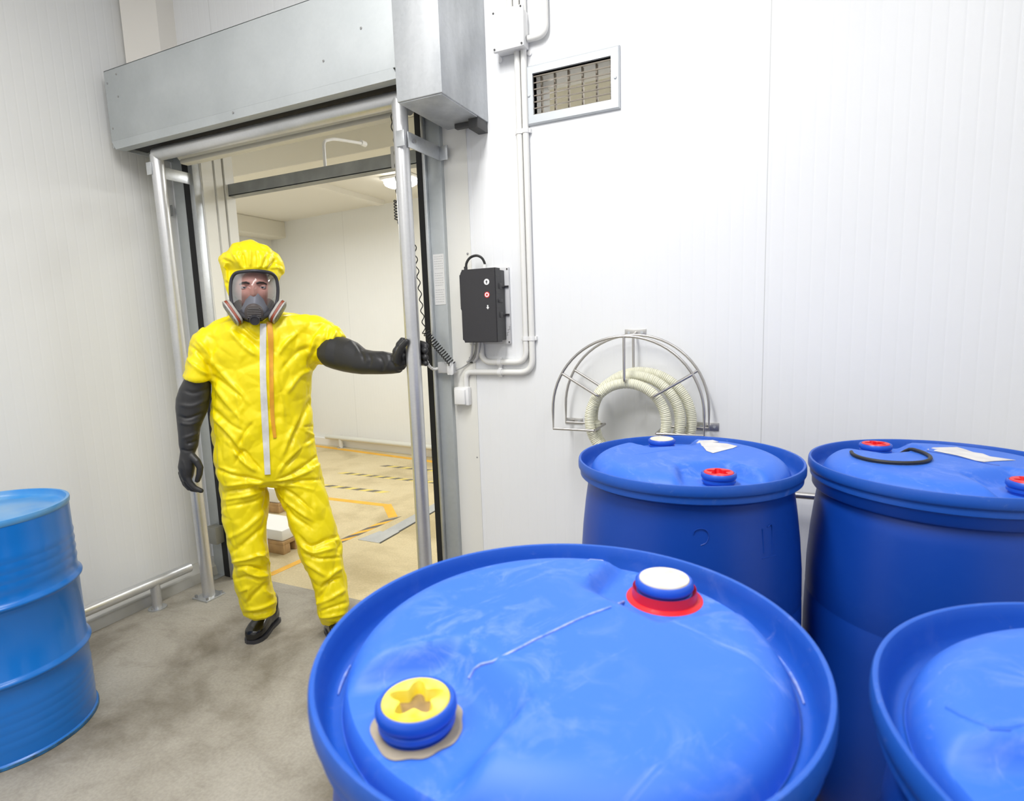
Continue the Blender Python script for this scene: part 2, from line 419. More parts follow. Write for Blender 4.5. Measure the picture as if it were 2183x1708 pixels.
prism(bm, pr, (1.43, 0, 0)); obj('rolled_curtain', bm, M['curtain'], door, smooth=50)
bm = BM(); box(bm, (-2.90, 2.165, 2.352), (-1.485, 2.215, 2.378), 0.008); obj('curtain_hem', bm, M['curtain'], door)

def guide(x0, x1, x2, x3, label, left):
    g = thing('door_guide', label, 'door guide', ((x0+x3)/2, 2.285, 0))
    Y0 = 2.27
    bl, sl, gr = ((x1, x2), (x2, x3), (x0, x1)) if left else ((x0, x1), (x1, x2), (x2, x3))
    bm = BM(); box(bm, (gr[0], Y0, 0.004), (gr[1], WY, 2.44), 0.002); obj('guide_rail', bm, M['guide'], g)
    bm = BM(); box(bm, (bl[0], Y0-0.006, 0.004), (bl[1], WY, 2.44)); obj('brush_or_shade_strip', bm, M['black_brush_and_shade'], g, smooth=0, label='black brush strip along the guide')
    bm = BM(); box(bm, (sl[0], Y0-0.016, 0.004), (sl[1], WY, 2.44), 0.002); obj('edge_profile', bm, M['galv'], g, label='bright metal edge of the guide')
    bm = BM(); box(bm, (gr[0]+0.004, Y0-0.07, 0.0), (gr[1]-0.01, WY, 0.004)); box(bm, (gr[0]+0.02, Y0-0.05, 0.004), (gr[0]+0.035, Y0-0.035, 0.014)); obj('foot_plate', bm, M['galv'], g, smooth=0)
    if left:
        p = atY(459, 1140, 2.23); bm = BM(); box(bm, (p.x-0.05, 2.21, p.z-0.055), (p.x+0.03, Y0, p.z+0.05), 0.006)
        obj('sensor_box', bm, mat('olive_grey_plastic', (0.30, 0.30, 0.27), 0.5), g)
        for py in (449, 520): 
            p = atY(367, py, Y0); bm = BM(); box(bm, (p.x-0.012, Y0-0.003, p.z-0.03), (p.x+0.006, Y0, p.z+0.03), 0.001)
            obj('slot_cover', bm, M['rail_dark'], g)
    return g
guide(-3.11, -3.02, -2.96, DX0, 'grey door guide behind the left guard post, partly hidden by the person', True)
gR = guide(-1.489, -1.453, -1.438, -1.367, 'grey door guide with black brush strip, right of the doorway', False)
# sticker of small print on the right guide
p0, p1 = atY(923, 543, 2.27), atY(951, 649, 2.27)
bm = BM(); box(bm, (p0.x, 2.2685, p1.z), (p1.x, 2.27, p0.z)); st = obj('sticker', bm, M['paper'], gR, smooth=0, label='pale sticker with rows of small print')
bm = BM()
hh = p0.z-p1.z; ww = p1.x-p0.x; random.seed(3)
for row in range(20):
    z = p0.z-hh*(0.04+row*0.047)
    if row in (6, 13): continue
    x = p0.x+ww*0.1
    while x < p1.x-ww*0.18:
        w = random.uniform(0.003, 0.011); box(bm, (x, 2.268, z-0.0026), (min(x+w, p1.x-ww*0.08), 2.2685, z)); x += w+0.0025
obj('print_lines', bm, M['ink'], st, smooth=0)

# galvanized motor box at the door's upper right
mb = thing('motor_cover', 'tall galvanized sheet box at the upper right corner of the doorway', 'metal box', (-1.24, 2.29, 2.30))
BX0, BX1, BY, BZ = -1.342, -1.142, 1.93, 2.305
bm = BM(); box(bm, (BX0, BY, BZ), (BX1, WY, 3.3), 0.004); obj('cover', bm, M['galv_box'], mb)
bm = BM(); box(bm, (BX0+0.006, BY+0.006, BZ-0.004), (BX1-0.006, 2.26, BZ+0.0), 0.001); obj('bottom_plate', bm, M['galv_box'], mb)
bm = BM(); box(bm, (-1.19, 2.21, 2.262), (BX1-0.004, WY, BZ), 0.002); obj('mounting_block', bm, M['dark_side'], mb)
bm = BM(); box(bm, (-1.27, 2.235, 2.282), (-1.2, 2.26, BZ-0.004), 0.002); obj('mounting_clip', bm, M['dark_side'], mb)

# ================================================================== GUARD FRAME OF TUBE
gf = thing('guard_frame', 'galvanized tube guard frame standing in front of the doorway', 'guard frame', (-2.15, 2.045, 0))
PR = 0.0315
bm = BM(); cyl(bm, (-2.907, 2.045, 2.372), (-1.395, 2.045, 2.366), PR, 24); obj('crossbar', bm, M['pipe'], gf)
for (xt, xb) in ((-2.906, -2.874), (-1.410, -1.412)):
    bm = BM(); cyl(bm, (xt, 2.045, 2.368), (xb, 2.045, 0.008), PR, 24); obj('post', bm, M['pipe'], gf)
    bm = BM(); box(bm, (xb-0.06, 1.985, 0), (xb+0.06, 2.105, 0.008), 0.002); bp = obj('base_plate', bm, M['galv'], gf)
    for dx, dy in ((-0.045, -0.045), (0.045, -0.045), (-0.045, 0.045), (0.045, 0.045)):
        bm = BM(); cyl(bm, (xb+dx, 2.045+dy, 0.008), (xb+dx, 2.045+dy, 0.022), 0.008, 6); obj('bolt', bm, M['screw'], bp, smooth=0)
# flat strap tying each post back to the wall
for s, xp in ((1, -1.410), (-1, -2.906)):
    zc = 2.205 if s > 0 else 2.30
    bm = BM(); xo = xp+s*(PR+0.004)
    box(bm, (min(xo, xo+s*0.005), 2.035, zc-0.03), (max(xo, xo+s*0.005), WY-0.03, zc+0.03), 0.001)
    box(bm, (min(xp, xo), 2.045-PR-0.006, zc-0.03), (max(xp, xo+s*0.004), 2.045-PR-0.001, zc+0.03), 0.001)
    box(bm, (min(xo, xo+s*0.045), WY-0.034, zc-0.03), (max(xo, xo+s*0.045), WY-0.029 , zc+0.03), 0.001)
    stp = obj('wall_strap', bm, M['galv'], gf)
    bm = BM(); cyl(bm, (xo, 2.07, zc), (xo+s*0.014, 2.07, zc), 0.009, 6); obj('bolt', bm, M['screw'], stp, smooth=0)

# ================================================================== BUMPER RAILS
def bumper(label, a, b, r, posts, m, plate=0.045):
    a, b = Vector(a), Vector(b)
    t = thing('bumper_rail', label, 'bumper rail', (*((a+b)/2).xy, 0))
    bm = BM(); cyl(bm, a, b, r, 20); obj('rail_tube', bm, m, t)
    for f in posts:
        p = a.lerp(b, f)
        bm = BM(); cyl(bm, (p.x, p.y, 0.006), (p.x, p.y, p.z), r*0.9, 18); obj('post', bm, m, t)
        bm = BM(); lathe(bm, [(0, 0), (plate, 0), (plate, 0.006), (0, 0.007)], 24, (p.x, p.y, 0)); bpl = obj('base_plate', bm, M['galv'], t)
        for k in (0.35, -0.35):
            bm = BM(); cyl(bm, (p.x+plate*0.75*math.cos(k*4), p.y-plate*0.75*math.sin(0.9+k), 0.006), (p.x+plate*0.75*math.cos(k*4), p.y-plate*0.75*math.sin(0.9+k), 0.018), 0.006, 6); obj('bolt', bm, M['screw'], bpl, smooth=0)
    return t
bumper('low grey tube rail along the left wall beside the steel drum', (-3.02, 0.1, 0.155), (-3.02, 2.05, 0.148), 0.027, (0.20, 0.895), M['pipe'])
ra, rb = atY(703, 930, 5.47), atY(922, 953, 5.19)
ra = Vector((-5.15, 5.47, 0.125)); rb = Vector((-2.2, 5.47-0.1072*2.95, 0.125))
bumper('pale tube rail along the far wall of the room beyond the door', ra, rb, 0.03, (0.085, 0.6), mat('pale_painted_tube', (0.70, 0.70, 0.64), 0.45, 0.2), 0.05)
hr = thing('wall_rail', 'short length of steel tube rail glimpsed on the wall between the two rear blue drums', 'rail', (0.3, 2.2, 0.83))
bm = BM(); cyl(bm, (-0.55, 2.2, 0.832), (1.2, 2.2, 0.828), 0.012, 16); obj('rail_tube', bm, M['stainless'], hr)
for x in (-0.4, 1.0):
    bm = BM(); cyl(bm, (x, 2.2, 0.83), (x, WY-0.004, 0.83), 0.008, 10); box(bm, (x-0.03, WY-0.004, 0.80), (x+0.03, WY, 0.86)); obj('wall_bracket', bm, M['stainless'], hr, smooth=0)

# ================================================================== VENT GRILLE
vent = thing('vent_grille', 'rectangular aluminium ventilation grille high on the white wall', 'vent', (-0.77, WY, 2.37))
bm = BM(); o0, o1, z0, z1 = -0.965, -0.577, 2.258, 2.484
def ringplate(bm, a, b, c, d, i0, i1, k0, k1, yf, yb):
    """flat frame with a raised inner edge, as a loft of rectangles"""
    rect = lambda x0, x1, zz0, zz1, y: [Vector((x0, y, zz0)), Vector((x1, y, zz0)), Vector((x1, y, zz1)), Vector((x0, y, zz1))]
    loft(bm, [rect(a, b, c, d, yb), rect(a, b, c, d, yf+0.004), rect(a+0.006, b-0.006, c+0.006, d-0.006, yf), rect(i0, i1, k0, k1, yf), rect(i0, i1, k0, k1, yb+0.03)], cap=False)
ringplate(bm, o0, o1, z0, z1, VX0, VX1, VZ0, VZ1, WY-0.012, WY); obj('frame', bm, M['alu'], vent, smooth=0)
for k in range(7):
    z = VZ0+0.006+k*(VZ1-VZ0-0.012)/6
    bm = BM(); obox(bm, Vector(((VX0+VX1)/2, WY+0.008, z)), X_, Vector((0, math.cos(0.25), math.sin(0.25))), Vector((0, -math.sin(0.25), math.cos(0.25))), VX1-VX0, 0.020, 0.0035); obj('blade', bm, M['vent_blade'], vent, smooth=0)
for k in range(6):
    x = VX0+0.018+k*(VX1-VX0-0.02)/5.2
    bm = BM(); box(bm, (x, WY+0.03, VZ0), (x+0.006, WY+0.045, VZ1)); obj('upright_bar', bm, M['vent_blade'], vent, smooth=0)
for x in (-0.949, -0.594):
    bm = BM(); lathe(bm, [(0, 0), (0.006, 0), (0.004, 0.004), (0, 0.005)], 12)
    bmesh.ops.transform(bm, matrix=Matrix.Translation((x, WY-0.012, 2.37)) @ Matrix.Rotation(PI/2, 4, 'X'), verts=bm.verts); obj('screw', bm, M['alu'], vent)

# ================================================================== CONDUITS, BOXES AND CABLES ON THE WALL
jb = thing('junction_box', 'white junction box at the top of the wall, between conduits', 'junction box', (-1.01, WY, 2.61))
bm = BM(); box(bm, (-1.073, 2.25, 2.545), (-0.947, WY, 2.685), 0.006); obj('box_body', bm, M['pvc_w'], jb)
bm = BM(); box(bm, (-1.079, 2.232, 2.538), (-0.941, 2.252, 2.692), 0.008); lid = obj('lid', bm, M['pvc_w'], jb)
for x in (-1.069, -0.951):
    for z in (2.548, 2.682):
        bm = BM(); cyl(bm, (x, 2.234, z), (x, 2.2305, z), 0.004, 10); obj('screw', bm, M['dark_mark'], lid)
for x in (-1.075, -0.945):
    bm = BM(); lathe(bm, [(0, 0), (0.010, 0), (0.010, 0.006), (0, 0.006)], 14); bmesh.ops.transform(bm, matrix=Matrix.Translation((x, WY, 2.534)) @ Matrix.Rotation(PI/2, 4, 'X'), verts=bm.verts); obj('mounting_lug', bm, M['pvc_w'], jb)
CR = 0.0128; CY = 2.285
def conduit(label, pts, rad=0.05, group=None, ribs=None):
    pts = [Vector(p) for p in pts]
    t = thing('conduit', label, 'conduit', pts[0], group)
    bm = BM(); tube(bm, fillet(pts, rad, 10), CR, 14); obj('pipe', bm, M['pvc'], t)
    return t
yA = atY(1116, 772, CY); yB = atY(1132, 794, CY)
xA, xB = atY(1117, 600, CY).x, atY(1130, 600, CY).x
xBox = atY(1027, 770, CY).x; xSw = atY(993, 800, CY).x
cA = conduit('left one of two long white conduits, bending left to the black control box', [(xA, CY, 2.545), (xA, CY, yA.z), (xBox, CY, yA.z), (xBox, CY, 1.40)], 0.05)
cB = conduit('right one of two long white conduits, bending down into the small switch box', [(xB, CY, 2.545), (xB, CY, yB.z), (xSw, CY, yB.z), (xSw, CY, 1.18)], 0.06)
def clamp(parent, x, z, horiz=False, name='clamp'):
    bm = BM(); r = CR+0.0025
    c = Vector((x, CY, z)); d = X_ if horiz else Z_
    cyl(bm, c-d*0.009, c+d*0.009, r, 16)
    if horiz: box(bm, (x-0.008, CY, z-r-0.006), (x+0.008, WY, z+r+0.006), 0.002)
    else: box(bm, (x-r-0.006, CY, z-0.009), (x+r+0.006, WY, z+0.009), 0.002)
    obj(name, bm, M['pvc_w'], parent)
for c, x in ((cA, xA), (cB, xB)):
    for py in (281, 722): clamp(c, x, atY(1110, py, CY).z)
xc = atY(1066, 780, CY).x
clamp(cA, xc, yA.z, True); clamp(cB, xc, yB.z, True)
for dx in range(9):                      # flexible bellows at the outer bend
    pass
for i, x in enumerate((-1.021, -0.992, -0.962)):
    conduit(('leftmost', 'middle', 'rightmost')[i]+' of three short white pipes rising above the white junction box', [(x, CY, 2.68), (x, CY, RZ-0.02)], group='pipes above the junction box')
conduit('white pipe with a wide bend entering the right side of the junction box', [(-0.868, CY-0.005, RZ-0.02), (-0.868, CY-0.005, 2.58), (-0.945, CY-0.005, 2.58)], 0.055)
sw = thing('switch_box', 'small white switch box on the wall below the conduit end', 'switch', (-1.314, WY, 1.14))
bm = BM(); box(bm, (-1.353, 2.265, 1.098), (-1.277, WY-0.004, 1.182), 0.006); obj('housing', bm, M['pvc_w'], sw)
bm = BM(); box(bm, (-1.345, 2.252, 1.104), (-1.290, 2.268, 1.172), 0.004); obj('cover_flap', bm, M['pvc_w'], sw)

cb = thing('control_box', 'black wall-mounted door control box with up, stop and down buttons', 'control box', (-1.19, WY, 1.54))
bm = BM(); box(bm, (-1.272, 2.286, 1.374), (-1.066, WY, 1.702), 0.003); bpl = obj('back_plate', bm, M['grey_plastic'], cb, label='grey back plate')
for x, z in ((-1.073, 1.694), (-1.073, 1.382), (-1.265, 1.694)):
    bm = BM(); cyl(bm, (x, 2.287, z), (x, 2.284, z), 0.0035, 10); obj('screw', bm, M['dark_mark'], bpl)
bm = BM()                               # hand-written strokes low on the grey plate
for k, (px, py, s) in enumerate(((1082, 712, 1), (1084, 706, 1), (1086.5, 699, 1))):
    p = atY(px, py, 2.2855); tube(bm, [p+Vector((-0.004, 0, 0.006)), p+Vector((0.003, 0, 0.007)), p+Vector((-0.001, 0, 0)), p+Vector((0.003, 0, -0.004)), p+Vector((-0.004, 0, -0.006))], 0.0007, 6)
obj('pen_marks', bm, M['grey_cable'], bpl)
C0, C1, CZ0, CZ1, CYF = -1.255, -1.082, 1.386, 1.695, 2.19
bm = BM()
out = [(C0+0.012, CZ1), (C1, CZ1), (C1, CZ0), (C0+0.014, CZ0), (C0+0.014, CZ0+0.012), (C0+0.004, CZ0+0.012), (C0+0.004, CZ0+0.135), (C0+0.007, CZ0+0.142), (C0+0.004, CZ0+0.149), (C0, CZ0+0.155), (C0, CZ1-0.022), (C0+0.008, CZ1-0.022), (C0+0.012, CZ1-0.012)]
prism(bm, [(x, CYF, z) for x, z in out], (0, 0.045, 0))
bmesh.ops.bevel(bm, geom=[e for e in bm.edges if abs(e.verts[0].co.y-e.verts[1].co.y) < 1e-6 and e.verts[0].co.y < CYF+0.001], offset=0.003, segments=2, affect='EDGES')
cov = obj('cover', bm, M['black_plastic'], cb)
bm = BM(); box(bm, (C0+0.012, CYF+0.045, CZ0+0.006), (C1-0.004, 2.287, CZ1-0.006), 0.003); obj('case', bm, M['dark_side'], cb)
for z in (1.62, 1.50):
    bm = BM(); box(bm, (C1-0.006, CYF+0.03, z-0.012), (C1+0.003, CYF+0.055, z+0.012), 0.002); box(bm, (C1-0.004, CYF+0.055, z-0.004), (C1+0.001, 2.285, z+0.004), 0.001); box(bm, (C1-0.004, 2.280, z-0.004), (-1.067, 2.286, z+0.004)); obj('latch', bm, M['black_plastic'], cb)
bm = BM(); box(bm, (C1-0.006, CYF+0.022, 1.551), (C1+0.004, CYF+0.06, 1.567), 0.003); obj('latch', bm, M['black_plastic'], cb)
for z in (1.415, 1.44, 1.47, 1.535, 1.59, 1.66):
    bm = BM(); box(bm, (C1-0.002, CYF+0.006, z), (C1+0.0012, CYF+0.044, z+0.002)); obj('rib', bm, M['dark_side'], cb, smooth=0)
def disc(bm, c, r, y, th=0.0015, n=28, inner=0.0):
    a = [Vector((c[0]+r*math.cos(2*PI*i/n), y, c[1]+r*math.sin(2*PI*i/n))) for i in range(n)]
    if not inner: prism(bm, a, (0, th, 0))
    else:
        b = [Vector((c[0]+inner*math.cos(2*PI*i/n), y, c[1]+inner*math.sin(2*PI*i/n))) for i in range(n)]
        D = Vector((0, th, 0)); loft(bm, [[p+D for p in a], a, b, [p+D for p in b]], cap=False)
pu, ps, pd = atY(1037.5, 601, CYF), atY(1038.5, 628.5, CYF), atY(1040, 655, CYF)
def arrow(bm, c, s, up, y):
    k = 1 if up else -1
    pts = [(-0.3, -1), (0.3, -1), (0.3, 0.05), (0.8, 0.05), (0, 1), (-0.8, 0.05), (-0.3, 0.05)]
    prism(bm, [(c.x+a*s, y, c.z+k*b*s) for a, b in pts], (0, 0.001, 0))
bm = BM(); disc(bm, (pu.x, pu.z), 0.0125, CYF-0.0015); b1 = obj('up_button', bm, M['white_mark'], cov, smooth=0)
bm = BM(); arrow(bm, pu+Vector((0, 0, 0.0)), 0.0065, True, CYF-0.0024); obj('up_arrow', bm, M['dark_mark'], cov, smooth=0)
bm = BM(); disc(bm, (ps.x, ps.z), 0.0125, CYF-0.0015); obj('stop_button', bm, M['red_mark'], cov, smooth=0)
bm = BM(); disc(bm, (ps.x, ps.z), 0.0095, CYF-0.0024, 0.001, 28, 0.005); obj('stop_ring', bm, M['white_mark'], cov, smooth=0)
bm = BM(); arrow(bm, pd, 0.009, False, CYF-0.0012); obj('down_arrow', bm, M['white_mark'], cov, smooth=0)
bm = BM(); g = [atY(993, 574, 2.24), atY(995, 560, 2.24), atY(1003, 549, 2.245), atY(1016, 545, 2.25), atY(1027, 550, 2.255), atY(1033, 561, 2.26), atY(1034, 572, 2.265)]
tube(bm, smooth_path(g, 6), 0.0055, 10); obj('cable_loop', bm, M['black_rubber'], cb)
bm = BM(); q = atY(1033, 566, 2.262); cyl(bm, q+Vector((0, 0, 0.004)), (q.x, q.y, 1.70), 0.011, 14); obj('cable_gland', bm, M['pvc_w'], cb)
bm = BM(); q = atY(993, 575, 2.24); cyl(bm, (q.x, q.y, 1.693), (q.x, q.y, 1.712), 0.008, 12); obj('cable_gland', bm, M['black_plastic'], cb, label='black cable gland')
for (px, m_, r_) in ((1008, 'grey_plastic', 0.005), (1016, 'grey_cable', 0.004), (1021, 'grey_plastic', 0.006)):
    a = atY(px, 731, 2.25); b = atY(px-3, 758, 2.275); cpt = atY(px-9, 769, 2.288)
    bm = BM(); tube(bm, smooth_path([(a.x, a.y, 1.39), b, cpt, cpt+Vector((-0.012, 0.008, -0.004))], 5), r_, 8); obj('cable', bm, M[m_], cb)
bm = BM(); q = atY(1004, 768, 2.29); box(bm, (q.x-0.009, 2.288, q.z-0.014), (q.x+0.007, WY, q.z+0.014), 0.002); obj('cable_clip', bm, M['dark_mark'], cb)
for (px, py) in ((998, 541), (1018, 975)):
    q = atY(px, py, WY); bm = BM(); lathe(bm, [(0, 0), (0.005, 0), (0.004, 0.004), (0, 0.005)], 10); bmesh.ops.transform(bm, matrix=Matrix.Translation((q.x, WY-0.004 if px < 1010 else WY, q.z)) @ Matrix.Rotation(PI/2, 4, 'X'), verts=bm.verts)
    tag(obj('wall_screw', bm, M['screw']), 'small screw in the white wall '+('above the black control box' if py < 700 else 'low beside the cream door cladding'), 'screw')

tb = thing('terminal_box', 'small grey terminal box on the right door guide where the coiled cable ends', 'terminal box', (-1.39, 2.27, 1.27))
q0, q1 = atY(933, 772, 2.24), atY(967, 796, 2.24)
bm = BM(); box(bm, (q0.x, 2.238, q1.z), (q1.x, 2.27, q0.z), 0.004); obj('housing', bm, M['grey_box'], tb)
bm = BM(); box(bm, (q1.x-0.028, 2.228, q1.z-0.004), (q1.x+0.004, 2.24, q0.z-0.006), 0.004)
for k in range(3): cyl(bm, (q1.x-0.022+k*0.009, 2.233, q1.z-0.006), (q1.x-0.022+k*0.009, 2.233, q1.z+0.01), 0.005, 10)
obj('cable_glands', bm, M['pvc_w'], tb)
fc = smooth_path([atY(934, 786, 2.25), atY(924, 787, 2.235), atY(915, 780, 2.215), atY(909, 768, 2.20), atY(907, 755, 2.2)], 10)
bm = BM(); rr = [0.0062+0.0012*(1 if (i//2) % 2 else 0) for i in range(len(fc))]; tube(bm, fc, rr, 10)
tag(obj('flexible_conduit', bm, M['pvc'], smooth=20), 'short curved white flexible conduit by the gloved hand on the post', 'cable')
bm = BM(); tube(bm, smooth_path([atY(966, 791, 2.25), atY(985, 784, 2.285), atY(1002, 771, 2.287), atY(1012, 752, 2.28), atY(1015, 733, 2.26)], 8), 0.003, 8)
tag(obj('thin_cable', bm, M['grey_cable']), 'thin grey cable hanging from the control box to the terminal box', 'cable')
# coiled cable
def helix(path, rads, pitch_list, n=14, r=0.0026):
    """helix around a polyline; radius and pitch vary along it"""
    pts = []; ph = 0.0; prev = None
    for i, (p, ra_, pi_) in enumerate(zip(path, rads, pitch_list)):
        t = (path[min(i+1, len(path)-1)]-path[max(i-1, 0)]).normalized()
        if i: ph += (p-path[i-1]).length/pi_*2*PI
        u, v = frame_of(t)
        pts.append(p+(u*math.cos(ph)+v*math.sin(ph))*ra_)
    return pts
def resample(path, step):
    out = [path[0]]; acc = 0
    for a, b in zip(path, path[1:]):
        L = (b-a).length; k = max(1, int(L/step))
        for i in range(1, k+1): out.append(a.lerp(b, i/k))
    return out
segs = [([atY(837, 243, 2.10), atY(834, 262, 2.10), atY(841, 300, 2.10), atY(847, 430, 2.11)], 0.004, 0.05), ([atY(846, 428, 2.11), atY(848, 470, 2.11)], 0.013, 0.012), ([atY(848, 472, 2.11), atY(866, 492, 2.13), atY(882, 515, 2.16), atY(888, 560, 2.18), atY(896, 630, 2.2), atY(904, 700, 2.21)], 0.006, 0.05), ([atY(906, 706, 2.215), atY(918, 722, 2.22), atY(940, 748, 2.225), atY(964, 776, 2.23)], 0.015, 0.0125)]
allp = []
for path, ra_, pi_ in segs:
    pp = resample(smooth_path(path, 12), pi_/14)
    allp += helix(pp, [ra_]*len(pp), [pi_]*len(pp))
bm = BM(); tube(bm, allp, 0.0024, 6); tag(obj('coiled_cable', bm, M['black_rubber'], smooth=60), 'black coiled cable hanging down beside the right guard post', 'cable')

# ================================================================== HOSE RACK AND HOSE
rk = thing('hose_rack', 'half-round stainless rod hose rack on the white wall above the rear drums', 'hose rack', (-0.52, WY, 1.05))
RCX, RCZ, RR, RZB = -0.522, 1.118, 0.284, 1.045
YN, YF = 2.10, 2.25
def arch(y):
    pts = [Vector((RCX-RR, y, RZB))]
    for i in range(33):
        a = PI-PI*i/32; pts.append(Vector((RCX+RR*math.cos(a), y, RCZ+RR*math.sin(a))))
    pts.append(Vector((RCX+RR, y, RZB))); return pts
RB = 0.0052; RI = 0.118
for y in (YN, YF):
    bm = BM(); p = arch(y)
    full = [Vector((RCX-RI, y, RZB))]+p+[Vector((RCX+RI, y, RZB))]
    tube(bm, fillet(full[:2]+full[2:], 0.012, 4) if False else full, RB, 10); obj('hoop', bm, M['stainless'], rk, smooth=50)
ends = []
for a in (math.radians(149), math.radians(90), math.radians(31)):
    dvec = Vector((math.cos(a), 0, math.sin(a))); c = Vector((RCX, 0, RCZ))
    for y in (YN, YF):
        pass
    o_n, o_f = c+dvec*RR+Y_*YN, c+dvec*RR+Y_*YF
    i_n, i_f = c+dvec*RI+Y_*YN, c+dvec*RI+Y_*(YF)
    bm = BM(); tube(bm, fillet([o_n, i_n, i_f, o_f], 0.012, 5), RB, 10); obj('spoke', bm, M['stainless'], rk, smooth=50)
for s in (-1, 1):
    x = RCX+s*RI; bm = BM(); cyl(bm, (x, YN, RZB), (x, YF, RZB), RB, 10); obj('hose_rest', bm, M['stainless'], rk)
for (px, py, w, h) in ((1355, 709, 0.085, 0.028), (1224, 897, 0.078, 0.026), (1509, 909, 0.082, 0.032)):
    q = atY(px, py, WY); bm = BM(); box(bm, (q.x-w/2, WY-0.005, q.z-h/2), (q.x+w/2, WY, q.z+h/2), 0.002); pl = obj('mounting_plate', bm, M['steel_plate'], rk)
    for k in (-0.3, 0.3):
        bm = BM(); cyl(bm, (q.x+k*w, WY-0.0065, q.z), (q.x+k*w, WY-0.004, q.z), 0.0055, 10); obj('screw', bm, M['alu'], pl)
    tgt = Vector((RCX, YF, RCZ+RR)) if py < 800 else Vector((RCX+(RR if px > 1300 else -RR), YF, 1.06))
    bm = BM(); cyl(bm, (q.x if py > 800 else RCX, WY-0.003, q.z), tgt, RB, 10); obj('wall_stub', bm, M['stainless'], rk)
def ribbed(path, r0, pitch=0.0066, n=14):
    """corrugated hose: radius rises and falls once every pitch"""
    pts, rad = [], []; acc = 0.0; path = resample(path, pitch/4)
    for i, p in enumerate(path):
        if i: acc += (p-path[i-1]).length
        pts.append(p); rad.append(r0+0.0014*math.cos(2*PI*acc/pitch))
    bm = BM(); tube(bm, pts, rad, n); return bm
def coil(cx, cz, r, y, a0, a1, dx=0.0, dz=0.0, dy=0.0, drift=None):
    k = 64; out = []
    for i in range(k+1):
        t = i/k; a = math.radians(a0+(a1-a0)*t)
        out.append(Vector((cx+dx*t+r*math.cos(a)*(1+(drift or 0)*t), y+dy*t, cz+dz*t+r*math.sin(a)*(1.0+0.0*t))))
    return out
hs = thing('hose', 'cream ribbed hose coiled on the stainless wall rack', 'hose', (-0.52, 2.17, 1.05))
HR = 0.0188
p1_ = coil(RCX, 1.078, 0.147, 2.135, 250, -75)                       # front turn
p2_ = coil(RCX+0.005, 1.085, 0.165, 2.178, 245, -70, dx=0.025)       # middle turn, wider on the right
p3_ = coil(RCX+0.012, 1.083, 0.178, 2.220, 240, -65, dx=0.045)       # rear turn
tail = smooth_path([p1_[0], p1_[0]+Vector((0.05, 0.01, -0.035)), p1_[0]+Vector((0.13, 0.02, -0.06))], 8)
bm = ribbed(list(reversed(tail))[:-1]+p1_, HR); obj('front_turn', bm, M['hose'], hs, smooth=60)
bm = ribbed(p2_, HR); obj('middle_turn', bm, M['hose'], hs, smooth=60)
bm = ribbed(p3_, HR); obj('rear_turn', bm, M['hose'], hs, smooth=60)
low = []
for i in range(41):
    a = math.radians(-65-(125)*i/40); low.append(Vector((RCX+0.03+0.165*math.cos(a), 2.17+0.03*math.sin(i/40*PI), 1.04+0.165*math.sin(a))))
bm = ribbed(low, HR); obj('lower_turn', bm, M['hose'], hs, smooth=60)

# ================================================================== PLASTIC DRUMS
def plastic(name, base, dust, dust_amt, scratch=0.0, rough=0.42):
    m = mat(name, base, rough=rough, spec=0.45, sss=0.0)
    L = m.node_tree.links; b = m.node_tree.nodes['Principled BSDF']
    big = ramp(m, noise_out(m, 5.0, 3), (0.40, 0.12), (0.70, 1.0))
    a = ramp(m, noise_out(m, 17.0, 12, (1, 0.8, 1), 0.74, 1.1), (0.50, 0.0), (0.80, 1.0))
    s0 = ramp(m, noise_out(m, 16.0, 10, (1.0, 0.10, 1.0), 0.78, 2.0), (0.60, 0.0), (0.72, 1.0))
    s1 = ramp(m, noise_out(m, 13.0, 10, (0.12, 1.0, 1.0), 0.78, 2.0), (0.62, 0.0), (0.72, 1.0))
    s = math_node(m, 'MAXIMUM', s0, s1)
    a = math_node(m, 'MULTIPLY', a, big)
    f = math_node(m, 'MULTIPLY', a, dust_amt)
    f = math_node(m, 'ADD', f, math_node(m, 'MULTIPLY', s, scratch))
    c = mix_col(m, f, base, dust); L.new(c, b.inputs['Base Color'])
    L.new(math_node(m, 'ADD', math_node(m, 'MULTIPLY', f, 0.4), rough), b.inputs['Roughness'])
    return m
BLUE = (0.012, 0.115, 0.72)
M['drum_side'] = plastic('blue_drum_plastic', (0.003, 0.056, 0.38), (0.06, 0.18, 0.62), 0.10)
M['drum_rim'] = plastic('blue_drum_rim_lit_scuffed', (0.012, 0.095, 0.48), (0.40, 0.48, 0.76), 0.16, 0.30, 0.42)  # paler base blue paints in the light on the rim; scuffs are wear
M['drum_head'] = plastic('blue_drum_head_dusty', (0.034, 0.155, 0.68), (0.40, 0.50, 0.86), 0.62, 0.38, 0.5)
M['bung_blue'] = mat('blue_bung', (0.012, 0.09, 0.55), 0.38)
M['bung_red'] = mat('red_bung_cap', (0.72, 0.012, 0.02), 0.35)
M['bung_yellow'] = mat('yellow_bung_cap', (0.92, 0.72, 0.02), 0.4, color2=(0.95, 0.83, 0.16), var_scale=40)
M['bung_white'] = mat('white_bung_cap', (0.80, 0.785, 0.73), 0.5, color2=(0.72, 0.62, 0.48), var_scale=35)
M['dirt'] = mat('beige_dust', (0.42, 0.36, 0.27), 0.8, var=0.2, var_scale=30)
M['brown_water'] = mat('dirty_water', (0.36, 0.24, 0.11), 0.15, var=0.3, var_scale=60)
M['scuff'] = mat('pale_scuff', (0.42, 0.46, 0.66), 0.6, color2=(0.10, 0.22, 0.70), var_scale=55)
M['torn_paper'] = mat('torn_label_paper', (0.72, 0.70, 0.68), 0.7, color2=(0.60, 0.58, 0.58), var_scale=30)
PZ = 0.155                                # drums stand on pallets
